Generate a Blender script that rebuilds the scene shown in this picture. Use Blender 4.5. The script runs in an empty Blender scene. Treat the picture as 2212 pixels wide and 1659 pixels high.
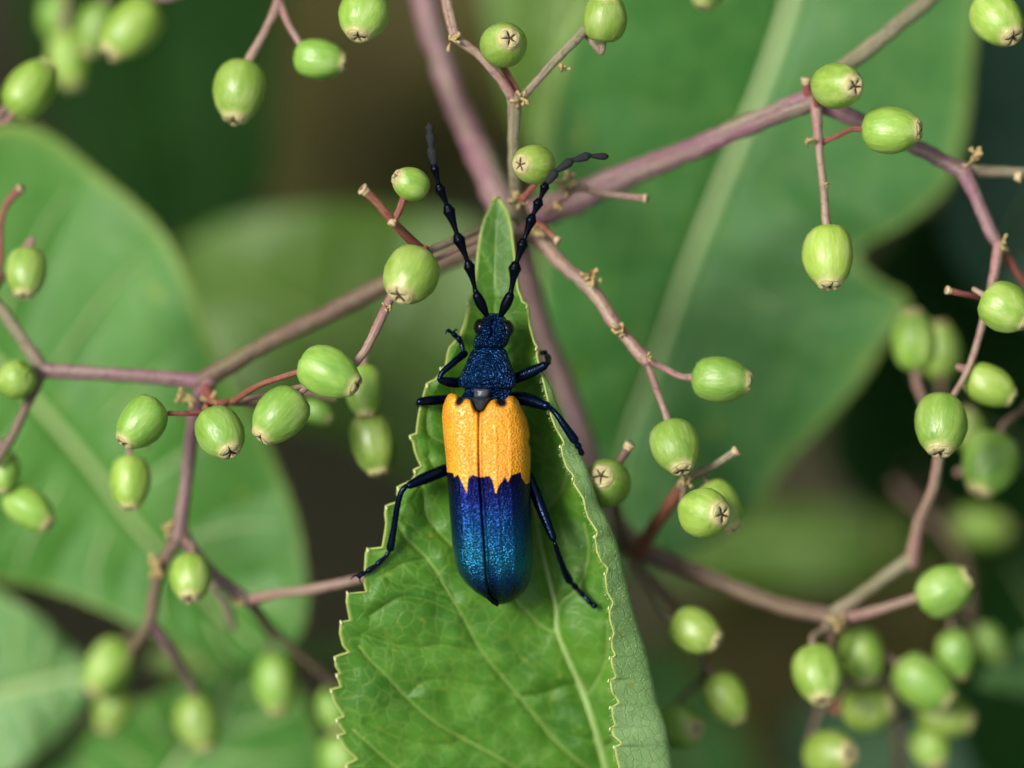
# Macro photograph of a longhorn beetle on an elder leaf. 1 Blender unit = 1 cm.
import bpy, math, random
import numpy as np
from mathutils import Vector, Matrix, Quaternion
random.seed(7); rng = np.random.RandomState(7)
scene = bpy.context.scene
col = scene.collection

# ------------------------------------------------------------------ camera, world, sun, exposure
scene.unit_settings.scale_length = 0.01
CAMH = 30.0
PX = 276.5                                   # picture units per cm on the plane of focus (picture 2212 wide)
cam = bpy.data.cameras.new('camera'); camo = bpy.data.objects.new('camera', cam); col.objects.link(camo)
camo.location = (0, 0, CAMH); camo.rotation_euler = (0, 0, 0)      # looks straight down at the plant
cam.lens = 135; cam.sensor_width = 36; cam.clip_start = 0.5; cam.clip_end = 2000
cam.dof.use_dof = True; cam.dof.focus_distance = CAMH + 0.12
APERTURE_CM = 1.75
cam.dof.aperture_fstop = 0.135 / APERTURE_CM
cam.dof.aperture_blades = 0
scene.camera = camo

SUN = Vector((-0.50, 0.22, 0.84)).normalized()
w = bpy.data.worlds.new('World'); scene.world = w; w.use_nodes = True
nt = w.node_tree; nt.nodes.clear()
sky = nt.nodes.new('ShaderNodeTexSky'); sky.sky_type = 'NISHITA'; sky.sun_disc = False
sky.sun_elevation = math.asin(SUN.z); sky.sun_rotation = math.atan2(SUN.x, SUN.y)
sky.air_density = 1.0; sky.dust_density = 3.0; sky.ozone_density = 1.0
bg = nt.nodes.new('ShaderNodeBackground'); bg.inputs[1].default_value = 0.07
wo = nt.nodes.new('ShaderNodeOutputWorld')
hs = nt.nodes.new('ShaderNodeHueSaturation'); hs.inputs['Saturation'].default_value = .5      # thin bright overcast
nt.links.new(sky.outputs[0], hs.inputs['Color']); nt.links.new(hs.outputs[0], bg.inputs[0]); nt.links.new(bg.outputs[0], wo.inputs[0])
sl = bpy.data.lights.new('sun', 'SUN'); sl.energy = 1.5; sl.angle = math.radians(17); sl.color = (1, .98, .93)
so = bpy.data.objects.new('sun', sl); col.objects.link(so)
so.rotation_euler = SUN.to_track_quat('Z', 'Y').to_euler()
scene.view_settings.view_transform = 'Standard'; scene.view_settings.look = 'None'
scene.view_settings.gamma = 1; scene.view_settings.use_curve_mapping = False
scene.view_settings.exposure = 1.43

# ------------------------------------------------------------------ helpers
def W(p):
    """(picture x, picture y, height in cm) -> world, at its own true distance from the lens"""
    p = np.asarray(p, float)
    f = (CAMH - p[..., 2]) / CAMH / PX
    return np.stack([(p[..., 0] - 1106) * f, (829.5 - p[..., 1]) * f, p[..., 2]], -1)

def tag(o, label=None, cat=None, group=None, kind=None):
    for k, v in (('label', label), ('category', cat), ('group', group), ('kind', kind)):
        if v: o[k] = v
    return o

def empty(name, loc, label=None, cat=None, group=None, parent=None):
    o = bpy.data.objects.new(name, None); col.objects.link(o); o.empty_display_size = .2
    o.location = loc
    if parent: o.parent = parent
    return tag(o, label, cat, group)

def wloc(o):
    v = Vector((0, 0, 0))
    while o: v += o.location; o = o.parent
    return v

def mk(name, verts, faces, mats, parent=None, smooth=True, uv=None, attrs=None, midx=None):
    verts = np.asarray(verts, float)
    if parent is not None: verts = verts - np.array(wloc(parent))
    me = bpy.data.meshes.new(name)
    if isinstance(faces, np.ndarray) and faces.ndim == 2:
        n, k = faces.shape
        me.vertices.add(len(verts)); me.vertices.foreach_set('co', verts.ravel())
        me.loops.add(n * k); me.loops.foreach_set('vertex_index', faces.ravel().astype(np.int32))
        me.polygons.add(n); me.polygons.foreach_set('loop_start', np.arange(0, n * k, k, dtype=np.int32))
        me.polygons.foreach_set('loop_total', np.full(n, k, dtype=np.int32))
        me.update(calc_edges=True)
    else:
        me.from_pydata([tuple(v) for v in verts], [], [tuple(int(i) for i in f) for f in faces])
    me.validate(); me.update()
    if uv is not None:
        l = me.uv_layers.new(name='UVMap')
        li = np.empty(len(me.loops), np.int32); me.loops.foreach_get('vertex_index', li)
        l.data.foreach_set('uv', np.asarray(uv, float)[li].ravel())
    for an, av in (attrs or {}).items():
        a = me.attributes.new(an, 'FLOAT', 'POINT'); a.data.foreach_set('value', np.asarray(av, float))
    if not isinstance(mats, (list, tuple)): mats = [mats]
    for m in mats: me.materials.append(m)
    if midx is not None: me.polygons.foreach_set('material_index', np.asarray(midx, np.int32))
    if smooth: me.polygons.foreach_set('use_smooth', np.ones(len(me.polygons), bool))
    o = bpy.data.objects.new(name, me); col.objects.link(o)
    if parent is not None: o.parent = parent
    return o

def grid_faces(nr, nc, wrap=False):
    r = np.arange(nr - 1)[:, None]; c = np.arange(nc if wrap else nc - 1)[None, :]
    c2 = (c + 1) % nc
    return np.stack([r * nc + c, r * nc + c2, (r + 1) * nc + c2, (r + 1) * nc + c], -1).reshape(-1, 4)

def catmull(P, n):
    P = np.asarray(P, float); m = len(P)
    if m == 2:
        t = np.linspace(0, 1, n)[:, None]; return P[0] * (1 - t) + P[1] * t
    Q = np.vstack([2 * P[0] - P[1], P, 2 * P[-1] - P[-2]])
    d = np.r_[0, np.cumsum(np.linalg.norm(np.diff(P[:, :2], axis=0), axis=1))]
    s = np.linspace(0, d[-1], n); i = np.clip(np.searchsorted(d, s, 'right') - 1, 0, m - 2)
    t = ((s - d[i]) / np.maximum(d[i + 1] - d[i], 1e-9))[:, None]
    a, b, c, e = Q[i], Q[i + 1], Q[i + 2], Q[i + 3]
    return .5 * (2 * b + (c - a) * t + (2 * a - 5 * b + 4 * c - e) * t * t + (3 * b - 3 * c + e - a) * t ** 3)

def resample(P, n):
    P = np.asarray(P, float)
    d = np.r_[0, np.cumsum(np.linalg.norm(np.diff(P[:, :2], axis=0), axis=1))]
    s = np.linspace(0, d[-1], n)
    return np.stack([np.interp(s, d, P[:, k]) for k in range(P.shape[1])], -1)

def tube_arrays(P, R, seg=12, caps=True, jitter=0):
    """P world points, R radii in cm -> verts, quads, uv (around, along)"""
    n = len(P); T = np.gradient(P, axis=0); T /= np.linalg.norm(T, axis=1)[:, None] + 1e-12
    up = np.array([0, 0, 1.]) if abs(T[0][2]) < .9 else np.array([1., 0, 0])
    N = np.cross(T[0], np.cross(up, T[0])); N /= np.linalg.norm(N)
    V = []; UV = []; L = 0
    ang = np.linspace(0, 2 * math.pi, seg, endpoint=False)
    for i in range(n):
        N = N - T[i] * N.dot(T[i]); N /= np.linalg.norm(N); B = np.cross(T[i], N)
        if i: L += np.linalg.norm(P[i] - P[i - 1])
        rr = R[i] * (1 + jitter * rng.randn(seg) + (.05 * np.cos(4 * ang + .3) if jitter else 0))
        V.append(P[i] + np.outer(np.cos(ang) * rr, N) + np.outer(np.sin(ang) * rr, B))
        UV.append(np.stack([ang / 6.283, np.full(seg, L)], -1))
    V = np.vstack(V); UV = np.vstack(UV); F = grid_faces(n, seg, True)
    if caps:
        V = np.vstack([V, P[0], P[-1]]); UV = np.vstack([UV, [0, 0], [0, L]])
        a, b = n * seg, n * seg + 1
        c = np.arange(seg); c2 = (c + 1) % seg
        F = np.vstack([F, np.stack([c2, c, np.full(seg, a), np.full(seg, a)], -1),
                       np.stack([(n - 1) * seg + c, (n - 1) * seg + c2, np.full(seg, b), np.full(seg, b)], -1)])
    return V, F, UV

class Bag:
    def __init__(s): s.V = []; s.F = []; s.U = []; s.M = []; s.n = 0
    def add(s, V, F, U=None, mi=0):
        V = np.asarray(V, float)
        for f in F:
            f = [int(x) for x in f]
            if len(f) == 4 and f[2] == f[3]: f = f[:3]
            s.F.append([x + s.n for x in f]); s.M.append(mi)
        s.V.append(V); s.U.append(np.zeros((len(V), 2)) if U is None else U); s.n += len(V)
    def build(s, name, mats, parent=None, smooth=True):
        return mk(name, np.vstack(s.V), s.F, mats, parent, smooth, uv=np.vstack(s.U), midx=s.M)

def tube(bag, pts, wid, n=None, seg=12, mi=0, round_ends=False, jitter=0):
    """pts (picture x, y, z cm); wid = full widths in picture units"""
    pts = np.asarray(pts, float); wid = np.asarray(wid, float)
    if n is None: n = max(6, int(np.sum(np.linalg.norm(np.diff(pts[:, :2], axis=0), axis=1)) / 9))
    Q = catmull(np.hstack([pts, wid[:, None]]), n)
    P = W(Q[:, :3]); R = np.maximum(Q[:, 3], .5) / PX / 2
    if round_ends:
        t0 = P[0] - P[1]; t0 /= np.linalg.norm(t0); t1 = P[-1] - P[-2]; t1 /= np.linalg.norm(t1)
        k = np.array([.25, .55, .8, .95])
        h = np.array([.95, .8, .55, .2])
        P = np.vstack([P[0] + np.outer(h * R[0], t0), P, P[-1] + np.outer(h[::-1] * R[-1], t1)])
        R = np.r_[k * R[0], R, k[::-1] * R[-1]]
    V, F, U = tube_arrays(P, R, seg, True, jitter)
    bag.add(V, F, U, mi)

# ------------------------------------------------------------------ materials
class NT:
    def __init__(s, name):
        s.m = bpy.data.materials.new(name); s.m.use_nodes = True; s.t = s.m.node_tree
        s.b = s.t.nodes['Principled BSDF']; s.out = s.t.nodes['Material Output']
    def n(s, typ, **kw):
        x = s.t.nodes.new(typ)
        for k, v in kw.items(): setattr(x, k, v)
        return x
    def l(s, a, b): s.t.links.new(a, b); return s
    def coord(s, which='Object'): return s.n('ShaderNodeTexCoord').outputs[which]
    def mapping(s, vec, scale=(1, 1, 1), loc=(0, 0, 0), rot=(0, 0, 0)):
        m = s.n('ShaderNodeMapping'); s.l(vec, m.inputs[0])
        m.inputs['Scale'].default_value = scale; m.inputs['Location'].default_value = loc; m.inputs['Rotation'].default_value = rot
        return m.outputs[0]
    def noise(s, vec, scale, detail=3, rough=.5, dist=0):
        x = s.n('ShaderNodeTexNoise'); s.l(vec, x.inputs['Vector'])
        x.inputs['Scale'].default_value = scale; x.inputs['Detail'].default_value = detail
        x.inputs['Roughness'].default_value = rough; x.inputs['Distortion'].default_value = dist
        return x.outputs[0]
    def voro(s, vec, scale, feature='F1', out='Distance', rnd=1.0):
        x = s.n('ShaderNodeTexVoronoi'); x.feature = feature; s.l(vec, x.inputs['Vector'])
        x.inputs['Scale'].default_value = scale; x.inputs['Randomness'].default_value = rnd
        return x.outputs[out]
    def ramp(s, fac, stops, interp='LINEAR'):
        x = s.n('ShaderNodeValToRGB'); s.l(fac, x.inputs[0]); r = x.color_ramp; r.interpolation = interp
        while len(r.elements) < len(stops): r.elements.new(.5)
        for e, (p, c) in zip(r.elements, stops):
            e.position = p; e.color = (*c, 1) if len(c) == 3 else c
        return x.outputs[0]
    def mix(s, fac, a, b, blend='MIX'):
        x = s.n('ShaderNodeMix'); x.data_type = 'RGBA'; x.blend_type = blend
        for v, i in ((fac, 0), (a, 6), (b, 7)):
            if hasattr(v, 'links'): s.l(v, x.inputs[i])
            else: x.inputs[i].default_value = v if i == 0 else (*v, 1)
        return x.outputs[2]
    def math(s, op, a, b=0, c=0, clamp=False):
        x = s.n('ShaderNodeMath'); x.operation = op; x.use_clamp = clamp
        for i, v in enumerate((a, b, c)):
            if hasattr(v, 'links'): s.l(v, x.inputs[i])
            else: x.inputs[i].default_value = v
        return x.outputs[0]
    def attr(s, name): 
        x = s.n('ShaderNodeAttribute'); x.attribute_name = name; return x.outputs['Fac']
    def bump(s, h, strength=.5, dist=.01, normal=None):
        x = s.n('ShaderNodeBump'); s.l(h, x.inputs['Height'])
        x.inputs['Strength'].default_value = strength; x.inputs['Distance'].default_value = dist
        if normal: s.l(normal, x.inputs['Normal'])
        return x.outputs[0]
    def set(s, **kw):
        for k, v in kw.items():
            i = s.b.inputs[k.replace('_', ' ')]
            if hasattr(v, 'links'): s.l(v, i)
            else: i.default_value = (*v, 1) if isinstance(v, tuple) and len(v) == 3 and i.type == 'RGBA' else v
        return s

def leaf_material(name, base, light, dark, vein, rough=.38, veinscale=3.2, trans=.25, attr=True, bumpk=1.0, retic=.35, spec=.5):
    N = NT(name); uv = N.coord('UV')
    warp = N.noise(uv, 1.3, 3)
    big = N.noise(uv, .55, 4, .6)
    c = N.ramp(big, [(.3, dark), (.52, base), (.75, light)])
    wv = N.n('ShaderNodeVectorMath', operation='ADD'); nz = N.n('ShaderNodeTexNoise'); N.l(uv, nz.inputs['Vector']); nz.inputs['Scale'].default_value = 2.5
    sc = N.n('ShaderNodeVectorMath', operation='SCALE'); N.l(nz.outputs['Color'], sc.inputs[0]); sc.inputs['Scale'].default_value = .22
    N.l(uv, wv.inputs[0]); N.l(sc.outputs[0], wv.inputs[1]); wuv = wv.outputs[0]
    e1 = N.voro(wuv, veinscale, 'DISTANCE_TO_EDGE'); e2 = N.voro(wuv, veinscale * 3.1, 'DISTANCE_TO_EDGE')
    m1 = N.ramp(e1, [(0, (1, 1, 1)), (.11, (0, 0, 0))]); m2 = N.ramp(e2, [(0, (1, 1, 1)), (.12, (0, 0, 0))])
    net = N.math('MAXIMUM', N.math('MULTIPLY', m1, 1), N.math('MULTIPLY', m2, .28))
    c = N.mix(N.math('MULTIPLY', net, retic), c, vein)
    sp = N.noise(uv, 3.6, 2, .6)
    c = N.mix(N.ramp(sp, [(.65, (0, 0, 0)), (.74, (.7, .7, .7))]), c, (.24, .30, .03) if attr else light)
    if attr:
        c = N.mix(N.attr('vein'), c, vein)
        c = N.mix(N.attr('edge'), c, (.42, .50, .12))
    h = N.math('SUBTRACT', N.math('MULTIPLY', N.noise(uv, 22, 3), .5), N.math('MULTIPLY', net, .55))
    N.set(Base_Color=c, Roughness=N.ramp(N.noise(uv, 3, 3), [(.3, (rough - .08,) * 3), (.7, (rough + .12,) * 3)]),
          Normal=N.bump(h, .55 * bumpk, .012), Specular_IOR_Level=spec)
    tr = N.n('ShaderNodeBsdfTranslucent'); mx = N.n('ShaderNodeMixShader'); mx.inputs[0].default_value = trans
    tc = N.mix(.5, c, (.25, .45, .03)); N.l(tc, tr.inputs[0])
    N.l(N.b.outputs[0], mx.inputs[1]); N.l(tr.outputs[0], mx.inputs[2]); N.l(mx.outputs[0], N.out.inputs[0])
    return N.m

M = {}
M['leaf_top'] = leaf_material('elder leaf upper side', (.066, .200, .012), (.105, .262, .022), (.036, .140, .008), (.22, .34, .06), rough=.44, trans=.22, retic=.30, spec=.42, bumpk=.8)
M['leaf_under'] = leaf_material('elder leaf underside', (.25, .41, .15), (.31, .47, .20), (.20, .35, .11), (.14, .26, .06), rough=.55, trans=.2, veinscale=4.6, retic=.38, bumpk=.8, spec=.3)
M['far_leaf'] = leaf_material('glossy leaf behind', (.068, .215, .026), (.115, .275, .050), (.034, .145, .010), (.15, .28, .06), rough=.48, trans=.18, spec=.34, retic=.25)
M['far_leaf_mid'] = leaf_material('green leaf behind', (.036, .145, .022), (.062, .200, .040), (.018, .095, .006), (.15, .28, .06), rough=.50, trans=.14, attr=True, retic=.25, spec=.32)
M['withered'] = leaf_material('withered brown leaf', (.088, .080, .022), (.125, .115, .042), (.055, .060, .012), (.22, .17, .08), rough=.8, trans=.1, attr=False, retic=.3, spec=.15)
M['far_leaf_shade'] = leaf_material('leaf behind in painted shade', (.007, .038, .003), (.014, .058, .007), (.004, .024, .002), (.03, .08, .01), rough=.7, trans=.1, attr=False, retic=.2, spec=.12)  # low colour values stand in for the shade deep in the bush
M['far_leaf_bluish'] = leaf_material('bluish leaf behind', (.028, .105, .046), (.040, .130, .062), (.016, .075, .026), (.05, .11, .05), rough=.45, trans=.1, attr=False, retic=.2)
M['far_leaf_yellow'] = leaf_material('yellow green leaf behind', (.105, .215, .020), (.125, .245, .030), (.075, .165, .012), (.13, .20, .05), rough=.45, trans=.25, attr=False, retic=.2)
M['far_leaf_pale'] = leaf_material('pale leaf behind', (.13, .29, .08), (.16, .33, .11), (.09, .24, .05), (.24, .36, .13), rough=.40, trans=.18, retic=.25)

def simple(name, c1, c2, scale=6, rough=.5, bump=.3, coord='Object', spec=.5, sss=0):
    N = NT(name); v = N.coord(coord)
    N.set(Base_Color=N.mix(N.noise(v, scale, 4, .6), c1, c2), Roughness=rough, Normal=N.bump(N.noise(v, scale * 5, 3), bump, .01), Specular_IOR_Level=spec)
    if sss: N.set(Subsurface_Weight=sss, Subsurface_Radius=(.05, .06, .02), Subsurface_Scale=.6)
    return N.m
M['midrib'] = simple('pale midrib', (.20, .32, .08), (.27, .38, .12), 4, .42)
M['far_midrib'] = simple('blurred midrib', (.27, .38, .13), (.32, .42, .16), 2, .4)
M['lateral'] = simple('lateral vein', (.13, .24, .045), (.19, .30, .07), 4, .45)
M['tooth'] = simple('pale leaf tooth', (.46, .52, .16), (.60, .58, .30), 8, .5)
M['hair'] = simple('leaf hair', (.32, .42, .2), (.4, .48, .26), 3, .5)

def twig_material(name, a, b, c, rough=.45):
    N = NT(name); uv = N.mapping(N.coord('UV'), (2.6, .8, 1)); ob = N.coord('Object')
    n1 = N.noise(uv, 1.3, 4, .6, .4); n2 = N.noise(N.mapping(N.coord('UV'), (14, 2.2, 1)), 2.0, 3)
    cc = N.ramp(n1, [(.30, a), (.47, b), (.62, c), (.8, a)])
    cc = N.mix(N.math('MULTIPLY', N.ramp(n2, [(.5, (0, 0, 0)), (.7, (1, 1, 1))]), .45), cc, c)
    cc = N.mix(N.ramp(N.noise(ob, 22, 4, .65), [(.54, (0, 0, 0)), (.68, (.7, .7, .7))]), cc, tuple(x * .45 for x in a))
    lent = N.voro(N.mapping(N.coord('UV'), (7, 5, 1)), 2.2); cc = N.mix(N.ramp(lent, [(.10, (.75, .75, .75)), (.17, (0, 0, 0))]), cc, (.42, .34, .22))
    N.set(Base_Color=cc, Roughness=rough, Normal=N.bump(N.math('ADD', n2, N.math('MULTIPLY', N.noise(ob, 38, 3), .9)), .7, .016),
          Subsurface_Weight=.15, Subsurface_Radius=(.06, .04, .03), Subsurface_Scale=.5)
    return N.m
M['stem_mauve'] = twig_material('mauve main stem', (.200, .070, .115), (.255, .130, .150), (.270, .230, .150))
M['stem_brown'] = twig_material('brown purple stem', (.14, .065, .060), (.19, .115, .085), (.20, .18, .085))
M['twig_pink'] = twig_material('pink twig', (.30, .08, .10), (.33, .19, .16), (.35, .32, .18))
M['twig_red'] = twig_material('dark red twig', (.24, .035, .045), (.26, .07, .055), (.22, .14, .055))
M['twig_green'] = twig_material('grey green twig', (.24, .11, .12), (.27, .23, .14), (.24, .26, .13))
M['green_stem'] = simple('green stalk', (.11, .20, .03), (.17, .26, .06), 1.2, .45)
M['scar'] = simple('dry bract', (.34, .22, .08), (.46, .36, .16), 22, .75, .8)
M['scar_pale'] = simple('pale stalk end', (.55, .47, .27), (.42, .28, .14), 25, .7, .6)

# berry
N = NT('unripe berry'); ob = N.coord('Object'); oi = N.n('ShaderNodeObjectInfo').outputs['Random']
sx = N.n('ShaderNodeSeparateXYZ'); N.l(ob, sx.inputs[0])
off = N.n('ShaderNodeVectorMath', operation='ADD'); cx = N.n('ShaderNodeCombineXYZ')
N.l(N.math('MULTIPLY', oi, 40), cx.inputs[0]); N.l(ob, off.inputs[0]); N.l(cx.outputs[0], off.inputs[1]); vv = off.outputs[0]
n1 = N.noise(N.mapping(vv, (2.2, 2.2, .9)), 1.5, 3, .5)
c = N.ramp(n1, [(.28, (.140, .285, .034)), (.5, (.215, .365, .052)), (.72, (.325, .455, .120))])
alt = N.ramp(n1, [(.28, (.190, .330, .034)), (.5, (.265, .405, .058)), (.72, (.360, .475, .135))])
c = N.mix(oi, c, alt)
hsv = N.n('ShaderNodeHueSaturation'); N.l(c, hsv.inputs['Color']); N.l(N.math('ADD', .80, N.math('MULTIPLY', N.math('FRACT', N.math('MULTIPLY', oi, 7.31)), .28)), hsv.inputs['Value'])
N.l(N.math('ADD', .485, N.math('MULTIPLY', N.math('FRACT', N.math('MULTIPLY', oi, 13.7)), .03)), hsv.inputs['Hue']); c = hsv.outputs[0]
pale = N.ramp(N.noise(N.mapping(vv, (9, 9, 2.5)), 2.2, 3, .6), [(.55, (0, 0, 0)), (.75, (.35, .35, .35))])
c = N.mix(pale, c, (.42, .54, .22))
c = N.mix(N.ramp(N.noise(vv, 24, 2), [(.70, (0, 0, 0)), (.78, (.45, .45, .45))]), c, (.14, .18, .03))
zc = N.math('ADD', sx.outputs[2], N.math('MULTIPLY', N.noise(vv, 7, 3), .09))
c = N.mix(N.ramp(zc, [(.425, (0, 0, 0)), (.515, (1, 1, 1))]), c, (.44, .42, .16))
h = N.math('ADD', N.math('MULTIPLY', N.noise(N.mapping(vv, (5, 5, 1.3)), 1.6, 2), .8), N.math('MULTIPLY', N.noise(vv, 30, 2), .12))
N.set(Base_Color=c, Roughness=N.ramp(N.noise(vv, 5, 3), [(.3, (.32,) * 3), (.7, (.52,) * 3)]), Normal=N.bump(h, .34, .03),
      Subsurface_Weight=.35, Subsurface_Radius=(.10, .14, .03), Subsurface_Scale=.35, Specular_IOR_Level=.55)
M['berry'] = N.m
M['calyx'] = simple('cream calyx lobe', (.62, .58, .26), (.36, .26, .13), 13, .6, .9)
M['calyx_dark'] = simple('dry calyx centre', (.035, .022, .014), (.12, .07, .04), 12, .8, .6)

# beetle
def cuticle(name, col1, col2, rough, kind):
    N = NT(name); ob = N.coord('Object')
    if kind == 'wrinkle':      # transverse wrinkles running round a centre
        uv = N.coord('UV')
        nz = N.n('ShaderNodeTexNoise'); N.l(uv, nz.inputs['Vector']); nz.inputs['Scale'].default_value = 6; nz.inputs['Detail'].default_value = 3
        sc = N.n('ShaderNodeVectorMath', operation='SCALE'); N.l(nz.outputs['Color'], sc.inputs[0]); sc.inputs['Scale'].default_value = .13
        ad = N.n('ShaderNodeVectorMath', operation='ADD'); N.l(uv, ad.inputs[0]); N.l(sc.outputs[0], ad.inputs[1])
        wv = N.n('ShaderNodeTexWave', wave_type='RINGS', rings_direction='SPHERICAL'); N.l(ad.outputs[0], wv.inputs['Vector'])
        wv.inputs['Scale'].default_value = 5.4; wv.inputs['Distortion'].default_value = 3.6; wv.inputs['Detail'].default_value = 2; wv.inputs['Detail Scale'].default_value = 3
        h = N.math('ADD', N.math('MULTIPLY', wv.outputs['Fac'], 1.0), N.math('MULTIPLY', N.noise(ob, 34, 3), 1.1))
        bm = N.bump(h, 1.0, .018)
    else:
        h = N.math('ADD', N.noise(ob, 60, 3), N.math('MULTIPLY', N.voro(ob, 70), .6))
        bm = N.bump(h, .35, .006)
    c = N.mix(N.noise(ob, 5, 3), col1, col2)
    N.set(Base_Color=c, Metallic=.85, Roughness=rough, Normal=bm)
    return N.m
M['cuticle_blue'] = cuticle('wrinkled blue cuticle', (.003, .010, .075), (.012, .075, .20), .23, 'wrinkle')
M['cuticle_leg'] = cuticle('smooth dark blue cuticle', (.0015, .0035, .014), (.003, .013, .045), .22, 'smooth')
M['cuticle_antenna'] = cuticle('blue black antenna', (.0015, .002, .006), (.003, .005, .014), .30, 'smooth')
M['antenna_tip'] = simple('grey downy antenna tip', (.004, .0045, .006), (.009, .010, .013), 40, .75, .8)
M['eye'] = simple('black compound eye', (.002, .002, .003), (.004, .004, .006), 40, .16, .15, spec=.28)
M['membrane'] = simple('grey neck membrane', (.035, .038, .05), (.075, .08, .10), 14, .28, .5)
M['scutellum'] = simple('black scutellum', (.006, .009, .016), (.012, .018, .03), 50, .33, .9)
M['brown_pad'] = simple('brown leg pad', (.10, .06, .02), (.05, .03, .015), 30, .7, .8)

# wing case: pigment / structure colour laid out by the vertex attributes, plus painted highlights on the orange
N = NT('wing case'); ob = N.coord('Object'); org = N.attr('orange'); blk = N.attr('black'); al = N.attr('along')
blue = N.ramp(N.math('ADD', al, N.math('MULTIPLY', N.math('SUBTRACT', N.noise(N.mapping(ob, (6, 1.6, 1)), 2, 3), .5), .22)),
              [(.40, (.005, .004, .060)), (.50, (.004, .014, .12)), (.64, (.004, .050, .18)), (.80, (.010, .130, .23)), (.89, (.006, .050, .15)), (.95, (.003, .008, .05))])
orange = N.ramp(N.noise(ob, 6, 4), [(.3, (.70, .235, .004)), (.7, (.82, .33, .008))])
orange = N.mix(N.attr('suture'), orange, (.34, .07, .01))
nz = N.n('ShaderNodeTexNoise'); N.l(ob, nz.inputs['Vector']); nz.inputs['Scale'].default_value = 18; nz.inputs['Detail'].default_value = 2
sc = N.n('ShaderNodeVectorMath', operation='SCALE'); N.l(nz.outputs['Color'], sc.inputs[0]); sc.inputs['Scale'].default_value = .016
ad = N.n('ShaderNodeVectorMath', operation='ADD'); N.l(ob, ad.inputs[0]); N.l(sc.outputs[0], ad.inputs[1])
pit = N.voro(N.mapping(ad.outputs[0], (1, 1.35, 1)), 54, 'F1', rnd=.85)
pit = N.math('SMOOTH_MIN', pit, .62, .15)
orange = N.mix(N.ramp(pit, [(.10, (.55, .55, .55)), (.30, (0, 0, 0))]), orange, (.40, .11, .004))
orange = N.mix(N.ramp(pit, [(.42, (0, 0, 0)), (.60, (.22, .22, .22))]), orange, (.93, .55, .10))  # pale gloss highlights on the ridges between pits, painted into the orange
c = N.mix(N.ramp(N.math('ADD', org, N.math('MULTIPLY', N.math('SUBTRACT', N.noise(ob, 40, 2), .5), .5)), [(.42, (0, 0, 0)), (.58, (1, 1, 1))]), blue, orange)
c = N.mix(blk, c, (.006, .004, .012))
met = N.math('MULTIPLY', N.math('SUBTRACT', 1, org, clamp=True), .88)
N.set(Base_Color=c, Metallic=met, Roughness=.33, Specular_IOR_Level=.62, Normal=N.bump(pit, .9, .012))
M['wing_case'] = N.m

N = NT('leaf litter soil'); ob = N.coord('Object')
c = N.ramp(N.noise(ob, .10, 5, .6, .5), [(.32, (.035, .062, .010)), (.46, (.085, .085, .030)), (.58, (.140, .120, .060)), (.72, (.060, .090, .018))])
c = N.mix(N.ramp(N.voro(ob, .35, 'F1', 'Color'), [(.45, (0, 0, 0)), (.9, (.5, .5, .5))]), c, (.10, .085, .045))
N.set(Base_Color=c, Roughness=.95, Normal=N.bump(N.noise(ob, 1.5, 5), 1, 1.0))
M['ground'] = N.m

# ------------------------------------------------------------------ ground
def ground():
    n = 90; R = 700.0
    g = np.linspace(-1, 1, n); g = np.sign(g) * np.abs(g) ** 2 * R
    X, Y = np.meshgrid(g, g, indexing='ij')
    Z = -32 + 1.2 * np.sin(X * .13 + 1) * np.cos(Y * .11) + .6 * rng.rand(n, n)
    o = mk('ground', np.stack([X, Y, Z], -1).reshape(-1, 3), grid_faces(n, n), M['ground'])
    tag(o, 'brown earth and leaf litter far below the shrub', None, None, 'structure')
ground()

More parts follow.
